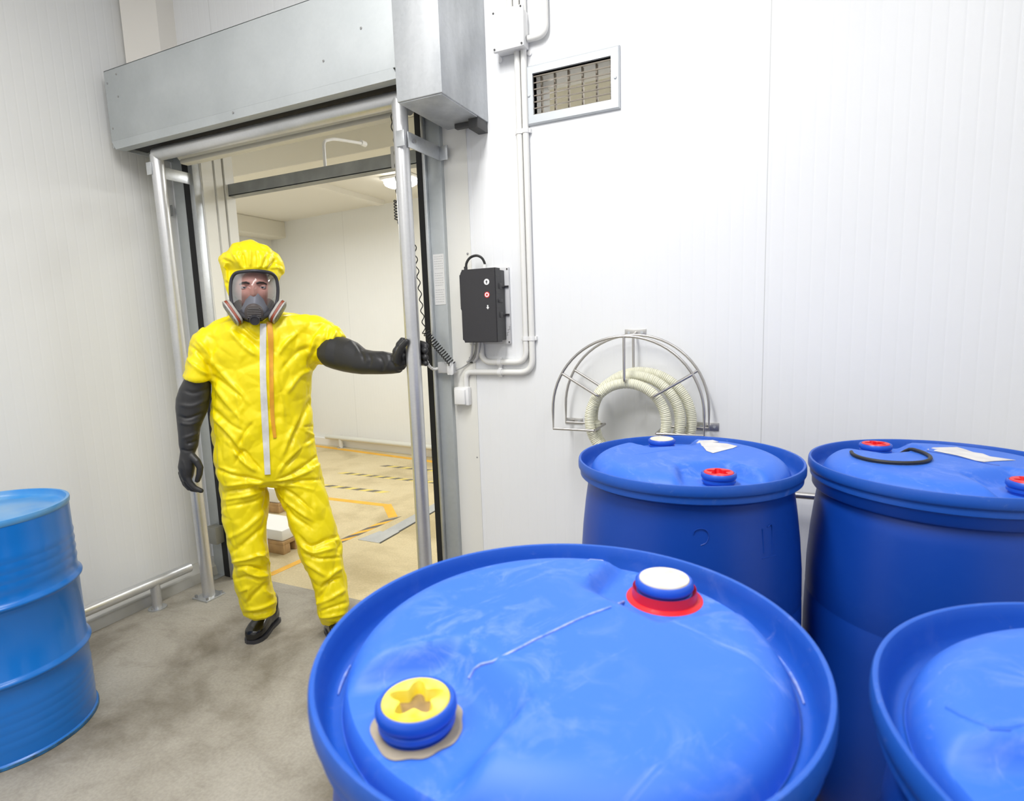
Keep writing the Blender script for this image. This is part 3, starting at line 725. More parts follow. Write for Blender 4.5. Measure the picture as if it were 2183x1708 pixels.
HB = 0.200                                # bungs sit this far off the axis
def sstep(a, b, x):
    t = min(1, max(0, (x-a)/(b-a))); return t*t*(3-2*t)
def head_z(x, y):
    r = math.hypot(x, y)
    z = 0.890+(0.941-0.890)*math.sqrt(max(0, 1-max(0, (r-0.200)/0.0585)**2)) + 0.003*(1-(r/0.23)**2 if r < 0.23 else 0)
    for s in (1, -1):
        u, v = y*s, abs(x)
        k = sstep(0.090, 0.142, u)*(1-sstep(0.056+max(0, u-0.12)*0.30, 0.080+max(0, u-0.12)*0.40, v))
        z = z*(1-k)+min(z, 0.914)*k
    return z
def drum_parts(root, caps, banded=False):
    bm = BM()
    collar = [(0.2655, 0.858), (0.2790, 0.862), (0.2815, 0.866), (0.2822, 0.885)] if banded else [(0.2655, 0.872), (0.2662, 0.880), (0.2720, 0.8845)]
    prof = [(0, 0.012), (0.20, 0.010), (0.235, 0.0), (0.262, 0.004), (0.276, 0.02), (0.279, 0.06), (0.284, 0.11), (0.289, 0.25), (0.2915, 0.42), (0.2915, 0.50), (0.2898, 0.575), (0.2885, 0.580), (0.2885, 0.584), (0.2895, 0.590), (0.288, 0.66), (0.282, 0.74), (0.274, 0.81), (0.2675, 0.855), *collar,
            (0.2850, 0.8900), (0.2868, 0.8915), (0.2872, 0.8990), (0.2865, 0.9030), (0.2868, 0.9060), (0.2905, 0.9085), (0.2922, 0.9120), (0.2925, 0.9200), (0.2918, 0.9300), (0.2900, 0.9345), (0.2872, 0.9350), (0.2850, 0.9340), (0.2830, 0.9290), (0.2815, 0.9180), (0.2780, 0.9030), (0.2735, 0.8930), (0.2680, 0.8890), (0.256, 0.8880)]
    cut = next(i for i, q in enumerate(prof) if q[0] == 0.2850)
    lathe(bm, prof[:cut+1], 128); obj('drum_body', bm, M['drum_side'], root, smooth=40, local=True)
    bm = BM(); lathe(bm, prof[cut:], 128); obj('rim', bm, M['drum_rim'], root, smooth=40, local=True, label='scuffed rim, its blue made paler for the light on it')
    bm = BM(); rs = [0.006+0.254*(1-(1-i/72)**1.35) for i in range(73)]; n = 180
    rows = [[bm.verts.new((0, 0, head_z(0, 0)))]]
    for r in rs: rows.append([bm.verts.new((r*math.cos(2*PI*j/n), r*math.sin(2*PI*j/n), head_z(r*math.cos(2*PI*j/n), r*math.sin(2*PI*j/n)))) for j in range(n)])
    for j in range(n): bm.faces.new((rows[0][0], rows[1][j], rows[1][(j+1) % n]))
    for a, b in zip(rows[1:], rows[2:]):
        for j in range(n): bm.faces.new((a[j], b[j], b[(j+1) % n], a[(j+1) % n]))
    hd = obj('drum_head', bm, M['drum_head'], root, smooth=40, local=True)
    for s, kind in zip((1, -1), caps): bung(root, s, kind)
    return hd
def star(bm, y, z, r, depth, flat=None):
    """cap top with a five-lobed recess"""
    n = 80; rows = []
    R = [r, r*0.97, r*0.80]
    def lobe(a): return r*(0.60+0.16*math.cos(5*a))
    for k, q in enumerate((('c', 1.0, 0), ('c', 0.96, 0.002), ('c', 0.82, 0.0025), ('l', 1.08, 0.002), ('l', 0.98, -depth*0.6), ('l', 0.90, -depth), ('l', 0.4, -depth))):
        row = []
        for j in range(n):
            a = 2*PI*j/n; rad = r*q[1] if q[0] == 'c' else lobe(a)*q[1]
            row.append(bm.verts.new((rad*math.cos(a), y+rad*math.sin(a), z+q[2])))
        rows.append(row)
    for a, b in zip(rows, rows[1:]):
        for j in range(n): bm.faces.new((a[j], a[(j+1) % n], b[(j+1) % n], b[j]))
    bm.faces.new(rows[-1])
def bung(root, s, kind):
    y = s*HB; zs = 0.914
    bm = BM()
    lathe(bm, [(0.030, zs-0.006), (0.0345, zs-0.004), (0.0345, zs+0.006), (0.0385, zs+0.007), (0.0385, zs+0.012), (0.0365, zs+0.0132), (0.0365, zs+0.0165), (0.0395, zs+0.0172), (0.0405, zs+0.0195), (0.0400, zs+0.0265), (0.0375, zs+0.0295), (0.0345, zs+0.029), (0.0335, zs+0.021)], 56, (0, y, 0))
    nk = obj('bung_neck', bm, M['bung_blue'], root, smooth=40, local=True)
    zt = zs+0.0285
    if kind in ('yellow', 'red'):
        bm = BM(); star(bm, y, zt, 0.0340, 0.012); lab = kind+' screw cap with a star-shaped recess'
        cp = obj('bung_cap', bm, M['bung_'+kind], nk, smooth=35, local=True, label=lab)
    else:
        bm = BM(); lathe(bm, [(0.0345, zt-0.004), (0.0352, zt), (0.034, zt+0.0025), (0.020, zt+0.003), (0, zt+0.003)], 56, (0, y, 0)); cp = obj('bung_cap', bm, M['bung_white'], nk, smooth=40, local=True, label='flat white cap')
    if kind == 'white_red':
        bm = BM(); lathe(bm, [(0.0385, zs+0.010), (0.0440, zs+0.0165), (0.0450, zs+0.008), (0.0455, zs+0.003), (0.0530, zs+0.0005), (0.0545, zs-0.003), (0.0500, zs-0.006)], 56, (0, y, 0)); obj('collar_ring', bm, M['bung_red'], nk, smooth=40, local=True, label='red ring round the neck')
    if kind == 'yellow':
        bm = BM(); lathe(bm, [(0.0, zt-0.0105), (0.026, zt-0.0105)], 40, (0, y, 0)); obj('dirty_water', bm, M['brown_water'], cp, local=True, label='brown water lying in the cap')
        bm = BM()
        n = 60; rows = []
        for rad, wob in ((0.036, 0), (0.042, 0.5), (0.0465, 1.0)):
            row = []
            for j in range(n):
                a = 2*PI*j/n; rr_ = rad+wob*0.006*(noise.noise((math.cos(a)*2, math.sin(a)*2, 3.3)))
                px_, py_ = rr_*math.cos(a), y+rr_*math.sin(a); row.append(bm.verts.new((px_, py_, head_z(px_, py_)+0.0012)))
            rows.append(row)
        for a_, b_ in zip(rows, rows[1:]):
            for j in range(n): bm.faces.new((a_[j], b_[j], b_[(j+1) % n], a_[(j+1) % n]))
        obj('dust_ring', bm, M['dirt'], nk, smooth=0, local=True, label='beige dust round the neck')
def local_pt(root, P):
    d = Vector(P)-root.location; a = -root.rotation_euler.z
    return Vector((d.x*math.cos(a)-d.y*math.sin(a), d.x*math.sin(a)+d.y*math.cos(a), d.z))
def drum(label, xy, ang, caps, banded=False):
    t = thing('plastic_drum', label, 'drum', (xy[0], xy[1], PZ), 'blue plastic drums')
    t.rotation_euler.z = math.radians(ang-90)
    hd = drum_parts(t, caps, banded)
    return t, hd
dA, hA = drum('nearest blue plastic drum, with one yellow cap and one white cap in a red ring', (-0.231, 0.614), 63.5, ('white_red', 'yellow'))
dB, hB = drum('left rear blue plastic drum below the hose rack, with one white and one red cap', (-0.224, 1.585), 119.5, ('white', 'red'))
dC, hC = drum('right rear blue plastic drum with two red caps and a black ring lying on it', (0.366, 1.690), 126.5, ('red', 'red'), True)
dD, hD = drum('blue plastic drum at the lower right corner, no cap in view', (0.384, 0.628), 38.0, ('red', 'red'))
def on_head(root, pts_px, lift, per=6, straight=False):
    """points of the photograph traced on the head of a drum, in the drum's own coordinates"""
    out = []
    for px, py in pts_px:
        z = PZ+0.941
        for _ in range(6):
            l = local_pt(root, atZ(px, py, z)); z = PZ+head_z(l.x, l.y)
        out.append(l)
    out = out if straight else smooth_path(out, per)
    return [Vector((p.x, p.y, head_z(p.x, p.y)+lift)) for p in out]
bm = BM(); tube(bm, on_head(dA, [(1000, 1450), (1012, 1434), (1026, 1422), (1050, 1412), (1095, 1389), (1138, 1366), (1185, 1344), (1230, 1322), (1265, 1308), (1300, 1296), (1330, 1283)], 0.0004, straight=True), 0.0018, 6); obj('mould_seam', bm, M['scuff'], hA, local=True)
bm = BM(); tube(bm, on_head(dB, [(1262, 973), (1340, 968), (1440, 958), (1540, 962), (1640, 958)], -0.002, 6), 0.0028, 6); obj('mould_seam', bm, M['drum_head'], hB, local=True)
bm = BM(); tube(bm, on_head(dC, [(1976, 962), (2040, 974), (2100, 988), (2130, 1000)], -0.001, 6), 0.0024, 6); obj('mould_seam', bm, M['drum_side'], hC, local=True)
bm = BM(); tube(bm, on_head(dD, [(2020, 1508), (2050, 1525), (2080, 1539), (2110, 1550), (2145, 1562), (2183, 1572)], -0.0014, straight=True), 0.0030, 6); obj('mould_seam', bm, M['drum_head'], hD, local=True)
def head_patch(root, hd, px_poly, m, lift, name, label=None):
    b = on_head(root, px_poly, 0, straight=True); c = sum(b, Vector())/len(b); bm = BM()
    rows = []
    for f in (1.0, 0.66, 0.33):
        row = []
        for p in b:
            q = c.lerp(p, f); row.append(bm.verts.new((q.x, q.y, head_z(q.x, q.y)+lift)))
        rows.append(row)
    cv = bm.verts.new((c.x, c.y, head_z(c.x, c.y)+lift)); n = len(b)
    for a_, b_ in zip(rows, rows[1:]):
        for j in range(n): bm.faces.new((a_[j], a_[(j+1) % n], b_[(j+1) % n], b_[j]))
    for j in range(n): bm.faces.new((rows[-1][j], rows[-1][(j+1) % n], cv))
    return obj(name, bm, m, hd, smooth=0, local=True, label=label)
head_patch(dB, hB, [(1467, 944), (1484, 946), (1490, 940), (1520, 939), (1533, 943), (1548, 941), (1552, 947), (1572, 952), (1563, 956), (1543, 961), (1520, 967), (1506, 962), (1498, 952), (1478, 949)], M['torn_paper'], 0.0012, 'torn_label', 'torn white paper label')
head_patch(dC, hC, [(1976, 959), (1990, 955), (2040, 954), (2055, 958), (2075, 965), (2095, 968), (2110, 974), (2166, 982), (2120, 984), (2098, 986), (2080, 983), (2040, 972), (2000, 964)], M['torn_paper'], 0.0012, 'torn_label', 'torn white paper label')
head_patch(dA, hA, [(1254, 1189), (1296, 1195), (1292, 1204), (1250, 1196)], M['scuff'], 0.0008, 'glue_mark')
for pts_, m_ in (([(1688, 1372), (1712, 1402), (1730, 1436), (1742, 1470), (1747, 1505)], 0.0022), ([(700, 1418), (690, 1450), (684, 1485)], 0.0018)):
    q_ = [local_pt(dA, atZ(x, y, PZ+0.8905)) for x, y in pts_]
    q_ = [Vector((p.x*min(1, 0.2665/math.hypot(p.x, p.y)), p.y*min(1, 0.2665/math.hypot(p.x, p.y)), 0.8905)) for p in smooth_path(q_, 6)]
    bm = BM(); tube(bm, q_, [m_*(0.4+0.6*math.sin(PI*i/(len(q_)-1))) for i in range(len(q_))], 6); obj('dust_line', bm, M['scuff'], hA, local=True)
# raised marks moulded into the side of the left rear drum
def side_mark(root, strokes, rad=0.0013, name='moulded_mark'):
    bm = BM()
    for st_ in strokes:
        pts = []
        for px, py in st_:
            d = ray(px, py); o = CAM-root.location; R_ = 0.2885
            for _ in range(3):
                a = d.x**2+d.y**2; b_ = 2*(o.x*d.x+o.y*d.y); c_ = o.x**2+o.y**2-R_**2
                t = (-b_-math.sqrt(max(0, b_*b_-4*a*c_)))/(2*a); z = o.z+d.z*t
                R_ = float(np.interp(z, [0.25, 0.42, 0.50, 0.575, 0.584, 0.59, 0.66, 0.74, 0.81], [0.289, 0.2915, 0.2915, 0.2898, 0.2885, 0.2895, 0.288, 0.282, 0.274]))
            pts.append(local_pt(root, CAM+d*t))
        tube(bm, smooth_path(pts, 4) if len(pts) > 2 else pts, rad, 6)
    return obj(name, bm, M['drum_side'], root, local=True)
side_mark(dB, [[(1478, 1140), (1482, 1131), (1494, 1127), (1506, 1131), (1511, 1143), (1506, 1157), (1494, 1163)], [(1626, 1128), (1628, 1180)], [(1636, 1124), (1646, 1122), (1646, 1180)], [(1624, 1191), (1654, 1184)]], 0.0011)

rr_ = []
for i in range(49):
    a = math.radians(180+278*i/48); r0 = 1+0.03*math.sin(i*0.3)
    rr_.append(Vector((0.257+0.083*r0*math.cos(a), 1.703+0.104*r0*math.sin(a), 0)))
pts = []
for p in rr_:
    l = local_pt(dC, p); pts.append(Vector((p.x, p.y, PZ+max(head_z(l.x, l.y), head_z(l.x*0.97, l.y*0.97))+0.0052)))
bm = BM(); tube(bm, pts, 0.0046, 10); tag(obj('rubber_ring', bm, M['black_rubber'], smooth=60), 'open black rubber ring lying on the right rear blue drum', 'ring')
# pallets under the plastic drums
def pallet(label, c, sx, sy, h=PZ):
    t = thing('pallet', label, 'pallet', (c[0], c[1], 0), 'pallets under the blue drums')
    for k in range(5):
        x = c[0]-sx/2+0.06+k*(sx-0.12)/4; bm = BM(); box(bm, (x-0.06, c[1]-sy/2, h-0.022), (x+0.06, c[1]+sy/2, h-0.001), 0.002); obj('deck_board', bm, M['wood'], t)
    for j in (-1, 0, 1):
        y = c[1]+j*(sy/2-0.05)
        for k in (-1, 0, 1):
            x = c[0]+k*(sx/2-0.07); bm = BM(); box(bm, (x-0.06, y-0.045, 0.022), (x+0.06, y+0.045, h-0.044), 0.002); obj('block', bm, M['wood'], t)
        bm = BM(); box(bm, (c[0]-sx/2, y-0.045, h-0.044), (c[0]+sx/2, y+0.045, h-0.022), 0.002); obj('stringer', bm, M['wood'], t)
        bm = BM(); box(bm, (c[0]-sx/2, y-0.045, 0), (c[0]+sx/2, y+0.045, 0.022), 0.002); obj('bottom_board', bm, M['wood'], t)
pallet('wooden pallet under the two front blue drums', (0.08, 0.62), 1.18, 0.58)
pallet('wooden pallet under the two rear blue drums', (0.07, 1.64), 1.18, 0.64)

# ================================================================== STEEL DRUM
SX, SY, SR, SH = -2.61, 1.004, 0.262, 0.866
M['steel_blue'] = mat('blue_enamel', (0.003, 0.165, 0.60), 0.28, spec=0.5, coat=0.25, var=0.10, var_scale=3)
sm = M['steel_blue']; bsd = sm.node_tree.nodes['Principled BSDF']
chip = ramp(sm, noise_out(sm, 16, 10, None, 0.75), (0.66, 0.0), (0.68, 1.0))
tcs = N(sm, 'ShaderNodeTexCoord'); sxz = N(sm, 'ShaderNodeSeparateXYZ'); sm.node_tree.links.new(tcs.outputs['Object'], sxz.inputs[0])
lowz = ramp(sm, sxz.outputs[2], (0.0, 1.0), (0.32, 0.0))
sm.node_tree.links.new(mix_col(sm, math_node(sm, 'MULTIPLY', chip, lowz), (0.003, 0.165, 0.60), (0.03, 0.05, 0.07)), bsd.inputs['Base Color'])
sd = thing('steel_drum', 'bright blue steel drum with two rolling hoops at the left edge', 'drum', (SX, SY, 0))
prof = [(0, 0.012), (SR-0.012, 0.012), (SR-0.008, 0.0), (SR+0.004, 0.0), (SR+0.005, 0.014), (SR, 0.018), (SR, 0.05)]
def hoop(z): return [(SR, z-0.018), (SR+0.004, z-0.012), (SR+0.012, z-0.004), (SR+0.013, z), (SR+0.012, z+0.004), (SR+0.004, z+0.012), (SR, z+0.018)]
for k in range(5): z = 0.06+k*0.032; prof += [(SR, z), (SR+0.0018, z+0.012), (SR, z+0.024)]
prof += hoop(0.297)+hoop(0.565)
for k in range(4): z = 0.615+k*0.034; prof += [(SR, z), (SR+0.0026, z+0.013), (SR, z+0.026)]
prof += [(SR, 0.80), (SR, SH-0.024)]
bm = BM(); lathe(bm, prof, 112, (SX, SY, 0)); obj('drum_body', bm, sm, sd, smooth=50)
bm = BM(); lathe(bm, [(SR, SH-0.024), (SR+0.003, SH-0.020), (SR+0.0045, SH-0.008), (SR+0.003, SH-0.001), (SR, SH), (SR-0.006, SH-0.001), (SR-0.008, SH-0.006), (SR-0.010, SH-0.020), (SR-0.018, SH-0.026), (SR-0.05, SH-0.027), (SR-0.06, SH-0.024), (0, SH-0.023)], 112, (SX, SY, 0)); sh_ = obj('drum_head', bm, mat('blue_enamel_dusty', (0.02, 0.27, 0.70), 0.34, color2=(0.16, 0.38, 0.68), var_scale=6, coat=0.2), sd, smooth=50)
bm = BM(); lathe(bm, [(SR+0.0045, 0.0), (SR+0.0075, 0.002), (SR+0.0075, 0.012), (SR+0.0045, 0.014)], 112, (SX, SY, 0)); obj('bottom_chime', bm, mat('worn_blue_rim', (0.02, 0.20, 0.50), 0.4, color2=(0.03, 0.05, 0.06), var_scale=22), sd, smooth=50)
bm = BM(); lathe(bm, [(0, SH-0.010), (0.022, SH-0.010), (0.030, SH-0.014), (0.034, SH-0.0235)], 32, (SX-0.15, SY-0.05, 0)); obj('bung', bm, M['galv'], sd)

# ================================================================== THE ROOM BEYOND THE DOOR
rl = thing('hanging_rail', 'dark grey steel rail across the doorway just below its top', 'rail', (-2.2, 2.46, 2.27))
bm = BM(); box(bm, (-2.92, 2.455, 2.24), (-1.44, 2.462, 2.305)); box(bm, (-2.92, 2.455, 2.238), (-1.44, 2.51, 2.244)); obj('channel', bm, M['rail_dark'], rl, smooth=0)
bm = BM(); box(bm, (-2.92, 2.452, 2.21), (-2.908, 2.47, 2.26), 0.002); obj('end_hook', bm, M['rail_dark'], rl)
q = atY(840, 338, 2.45); bm = BM(); box(bm, (q.x-0.012, 2.44, q.z-0.05), (q.x+0.05, 2.455, q.z+0.055), 0.002); obj('rail_clamp', bm, M['grey_plastic'], rl)
bm = BM(); a = atY(693, 352, 2.48); b = atY(691, 300, 2.48); cyl(bm, (a.x, 2.48, a.z-0.02), (a.x, 2.48, a.z), 0.008, 8)
tube(bm, fillet([(a.x, 2.48, a.z-0.02), (a.x, 2.48, b.z), atY(712, 296, 2.62), atY(774, 306, 2.9)], 0.04, 6), 0.0085, 10); e_ = atY(774, 306, 2.9); cyl(bm, e_-Vector((0.0, 0.02, 0)), e_+Vector((0, 0.02, 0)), 0.016, 10)
tag(obj('bent_pipe', bm, M['pvc_w']), 'thin white bent pipe rising from the grey rail above the doorway opening', 'pipe')
lp = thing('bulkhead_lamp', 'lit white oval lamp on the ceiling beyond the door', 'ceiling lamp', (-3.19, 4.58, FZ))
bm = BM(); box(bm, (-3.36, 4.48, FZ-0.03), (-3.02, 4.68, FZ), 0.012); obj('lamp_base', bm, M['pvc_w'], lp)
bm = BM(); n = 28; rows = []
for f, z in ((1.0, -0.028), (1.0, -0.05), (0.93, -0.072), (0.75, -0.088), (0.4, -0.095)):
    rows.append([Vector((-3.19+0.16*f*math.copysign(abs(math.cos(2*PI*j/n))**0.6, math.cos(2*PI*j/n)), 4.58+0.09*f*math.copysign(abs(math.sin(2*PI*j/n))**0.6, math.sin(2*PI*j/n)), FZ+z)) for j in range(n)])
loft(bm, rows); obj('lamp_lens', bm, M['lamp'], lp, smooth=60)
# floor markings
def strip(name, label, a, b, w, m, group=None, z=0.0012):
    a, b = Vector(a), Vector(b); a.z = b.z = 0; d = (b-a).normalized(); s = Vector((-d.y, d.x, 0))*(w/2)
    bm = BM(); prism(bm, [a-s, b-s, b+s, a+s], (0, 0, z)); return tag(obj(name, bm, m, smooth=0), label, 'floor marking', group)
def dashed(label, a, b, w, dash, m1, m2, n, skew=0.5):
    a, b = Vector(a), Vector(b); a.z = b.z = 0; d = (b-a).normalized(); s = Vector((-d.y, d.x, 0))*(w/2); L = (b-a).length
    t = thing('hazard_tape', label, 'floor marking', a.lerp(b, 0.5))
    for k in range(n):
        f0, f1 = L*k/n, L*(k+1)/n; sh = d*(w*skew)
        bm = BM(); prism(bm, [a+d*f0-s-sh, a+d*f1-s-sh, a+d*f1+s+sh, a+d*f0+s+sh], (0, 0, 0.0012)); obj('tape_block', bm, m1 if k % 2 == 0 else m2, t, smooth=0)
strip('floor_tape', 'orange floor line running along the foot of the far wall', atZ(660, 949), atZ(935, 986), 0.07, M['yellow_tape'])
dashed('short striped tape line nearest the far wall on the beige floor', atZ(818, 993), atZ(945, 1006), 0.06, 0.1, M['black_tape'], M['pale_tape'], 9)
dashed('longer striped tape line in the middle of the beige floor beyond the door', atZ(728, 1008), atZ(935, 1030), 0.06, 0.1, M['pale_tape'], M['black_tape'], 16)
dashed('striped tape line on the beige floor ending beside the orange corner', atZ(640, 1029), atZ(822, 1050), 0.06, 0.1, M['black_tape'], M['pale_tape'], 12)
c_ = atZ(826, 1078); strip('floor_tape', 'orange floor line leading from behind the leg to a corner', atZ(620, 1054), c_, 0.06, M['yellow_tape'])
strip('floor_tape', 'short thick orange floor line from the corner towards the steel plate', c_+Vector((-0.02, 0.02, 0)), atZ(838, 1103), 0.07, M['yellow_tape'], z=0.0016)
dashed('black and orange striped tape running to the yellow knee beside the steel plate', atZ(838, 1105), atZ(700, 1166), 0.06, 0.1, M['black_tape'], M['yellow_tape'], 7, -1.0)
strip('floor_tape', 'orange floor line seen between the two yellow legs', atZ(575, 1226), atZ(668, 1184), 0.05, M['yellow_tape'])
fp = thing('floor_plate', 'grey steel plate and strip set into the floor of the room beyond the door', 'floor plate', (-2.5, 3.3, 0))
bm = BM(); prism(bm, [(-2.64, 3.03, 0), (-2.46, 3.03, 0), (-2.46, 3.22, 0), (-2.60, 3.22, 0)], (0, 0, 0.003)); obj('end_plate', bm, M['galv'], fp, smooth=0)
bm = BM(); box(bm, (-2.57, 3.22, 0), (-2.455, 4.5, 0.003)); obj('cover_strip', bm, M['galv'], fp, smooth=0)
bm = BM(); box(bm, (-2.455, 3.03, 0), (-2.446, 3.25, 0.004)); box(bm, (-2.465, 3.26, 0), (-2.452, 4.5, 0.004)); obj('slot', bm, M['dark_mark'], fp, smooth=0)
# white-topped loads on pallets, seen between the legs
for (x1, y0, h0, h1, lab) in ((-2.93, 2.64, 0.085, 0.16, 'wooden pallet end with a flat white load, nearer one seen between the yellow legs'), (-3.64, 3.27, 0.08, 0.20, 'wooden pallet end with a white load, farther one seen between the yellow legs')):
    t = thing('loaded_pallet', lab, 'pallet', (x1-0.4, y0+0.13, 0))
    bm = BM()
    for k in (0, 0.26, 0.5): box(bm, (x1-0.8, y0+k*0.4, 0.0), (x1, y0+k*0.4+0.06, h0-0.022), 0.003)
    box(bm, (x1-0.8, y0, h0-0.022), (x1, y0+0.26, h0), 0.002); obj('wood_base', bm, M['wood'], t)
    bm = BM(); box(bm, (x1-0.8, y0+0.01, h0), (x1-0.01, y0+0.26, h1), 0.012); obj('white_load', bm, M['wrap'], t)

# ================================================================== THE PERSON IN THE YELLOW SUIT
O_ = Vector((-2.12, 1.93, 0)); FV = Vector((0.736, -0.677, 0)); SV = Vector((0.677, 0.736, 0))
def MP(px, py, d=0.0):
    """a pixel of the photograph on the upright plane through the person, d metres nearer the viewer"""
    r = ray(px, py); return CAM + r*(((O_-CAM).dot(FV)+d)/r.dot(FV))
M['suit'] = mat('yellow_chemical_suit', (0.93, 0.765, 0.002), 0.40, spec=0.45, bump=0.03, bump_scale=60)
M['glove'] = mat('black_glove_rubber', (0.028, 0.028, 0.030), 0.46, spec=0.45, bump=0.03, bump_scale=120)
M['boot'] = mat('black_boot_rubber', (0.012, 0.011, 0.011), 0.16, spec=0.6)
M['skin'] = mat('skin', (0.66, 0.36, 0.28), 0.5, sss=0.12, color2=(0.62, 0.31, 0.24), var_scale=20)
M['mask_rubber'] = mat('mask_dark_rubber', (0.035, 0.035, 0.042), 0.4)
M['mask_skirt'] = mat('mask_grey_silicone', (0.13, 0.135, 0.145), 0.5)
M['mask_cup'] = mat('mask_grey_cup', (0.27, 0.28, 0.30), 0.45)
M['filter_white'] = mat('filter_white_shell', (0.42, 0.40, 0.37), 0.4)
M['filter_red'] = mat('filter_red_band', (0.27, 0.05, 0.018), 0.45)
M['filter_grille'] = mat('filter_grey_grille', (0.30, 0.30, 0.28), 0.5, color2=(0.12, 0.12, 0.11), var_scale=90)
M['zip'] = mat('pale_zip_flap', (0.76, 0.76, 0.74), 0.4, var=0.12, var_scale=40)
M['orange'] = mat('orange_backing_strip', (0.86, 0.40, 0.03), 0.4, var=0.2, var_scale=20)
M['hair'] = mat('dark_hair', (0.03, 0.02, 0.015), 0.6)
M['eye'] = mat('eye_white', (0.50, 0.46, 0.44), 0.3); M['iris'] = mat('iris', (0.05, 0.05, 0.06), 0.2)  # eye white greyed in its colour to stand for shading
g = bpy.data.materials.new('clear_visor'); g.use_nodes = True; nt = g.node_tree; nt.nodes.clear()
out_ = nt.nodes.new('ShaderNodeOutputMaterial'); mx = nt.nodes.new('ShaderNodeMixShader'); tr = nt.nodes.new('ShaderNodeBsdfTransparent'); gl = nt.nodes.new('ShaderNodeBsdfGlossy'); fr = nt.nodes.new('ShaderNodeFresnel')
tr.inputs[0].default_value = (0.80, 0.80, 0.84, 1); gl.inputs['Roughness'].default_value = 0.06; fr.inputs[0].default_value = 1.4
hf = nt.nodes.new('ShaderNodeMath'); hf.operation = 'MULTIPLY'; hf.inputs[1].default_value = 0.45
nt.links.new(fr.outputs[0], hf.inputs[0]); nt.links.new(hf.outputs[0], mx.inputs[0]); nt.links.new(tr.outputs[0], mx.inputs[1]); nt.links.new(gl.outputs[0], mx.inputs[2]); nt.links.new(mx.outputs[0], out_.inputs[0])
M['visor'] = g

person = thing('person', 'person in a yellow hooded chemical suit, face mask and black gloves, gripping the guard post', 'person', (-2.12, 1.93, 0))

def stations(bm, st, n=36, e=0.9, cap=True):
    """loft of rounded sections: (pixel of one edge, pixel of the other edge, distance towards the viewer, half depth)"""
    cs, As = [], []
    for (a, b, d, hd) in st:
        A, B = MP(*a, d), MP(*b, d); cs.append((A+B)/2); As.append((B-A)/2)
    rings = []
    k = len(st)
    for i in range(k):
        t = (cs[min(i+1, k-1)]-cs[max(i-1, 0)]).normalized()
        a = As[i]; dv = a.normalized().cross(t)
        dv = (dv - a.normalized()*dv.dot(a.normalized())).normalized()
        if dv.dot(FV) < 0: dv = -dv
        hd = st[i][3]; ring = []
        for j in range(n):
            th = 2*PI*j/n; c, s = math.cos(th), math.sin(th)
            ring.append(cs[i]+a*math.copysign(abs(c)**e, c)+dv*hd*math.copysign(abs(s)**e, s))
        rings.append(ring)
    loft(bm, rings, cap)
def limb(bm, pts, rad, n=14):
    """tapered tube with rounded ends"""
    pts = [Vector(p) for p in pts]; a = (pts[0]-pts[1]).normalized(); b = (pts[-1]-pts[-2]).normalized()
    P = [pts[0]+a*rad[0]*0.98, pts[0]+a*rad[0]*0.8, pts[0]+a*rad[0]*0.45]+pts+[pts[-1]+b*rad[-1]*0.45, pts[-1]+b*rad[-1]*0.8, pts[-1]+b*rad[-1]*0.98]
    R = [rad[0]*0.2, rad[0]*0.6, rad[0]*0.89]+list(rad)+[rad[-1]*0.89, rad[-1]*0.6, rad[-1]*0.2]
    tube(bm, P, R, n)
def fused(bm, voxel, it=6, fac=0.5):
    """one continuous surface from overlapping closed shapes"""
    bmesh.ops.recalc_face_normals(bm, faces=bm.faces)
    me = bpy.data.meshes.new('tmp'); bm.to_mesh(me); bm.free()
    o = bpy.data.objects.new('tmp', me); COL.objects.link(o)
    r = o.modifiers.new('r', 'REMESH'); r.mode = 'VOXEL'; r.voxel_size = voxel
    s = o.modifiers.new('s', 'SMOOTH'); s.factor = fac; s.iterations = it
    bpy.context.view_layer.update()
    dg = bpy.context.evaluated_depsgraph_get()
    m2 = bpy.data.meshes.new_from_object(o.evaluated_get(dg))
    bpy.data.objects.remove(o); bpy.data.meshes.remove(me)
    return m2
def px_arr(V):
    d = V-np.array(CAM); z = d@np.array(FWD)
    return np.stack([W/2+FPX*(d@np.array(RGT))/z, H/2-FPX*(d@np.array(UPV))/z], 1)
def folds(me, strokes, facing=(0.05, 0.45), gain=1.0):
    """press folds into a surface along traced lines: (points, width in px, height in m; negative is a groove)"""
    n = len(me.vertices); V = np.empty(n*3); me.vertices.foreach_get('co', V); V = V.reshape(-1, 3)
    Nn = np.empty(n*3); me.vertices.foreach_get('normal', Nn); Nn = Nn.reshape(-1, 3)
    f = np.clip((Nn@np.array(FV)-facing[0])/(facing[1]-facing[0]), 0, 1)
    Q = px_arr(V); D = np.zeros(n)
    for pts, w, amp in strokes:
        P = np.array([(p.x, p.y) for p in smooth_path([(a, b, 0) for a, b in pts], 5)]) if len(pts) > 2 else np.array(pts, float)
        best = np.full(n, 1e9); tt = np.zeros(n); m = len(P)-1
        for i in range(m):
            a, b = P[i], P[i+1]; ab = b-a; L2 = ab@ab+1e-9
            t = np.clip(((Q-a)@ab)/L2, 0, 1); dd = np.hypot(*(Q-(a+t[:, None]*ab)).T)
            k = dd < best; best[k] = dd[k]; tt[k] = (i+t[k])/m
        tap = np.clip(np.minimum(tt, 1-tt)*5+0.25, 0, 1)
        D += gain*amp*tap*np.exp(-(best/(w*0.85))**2)
    V += Nn*(D*f)[:, None]
    me.vertices.foreach_set('co', V.ravel()); me.update()
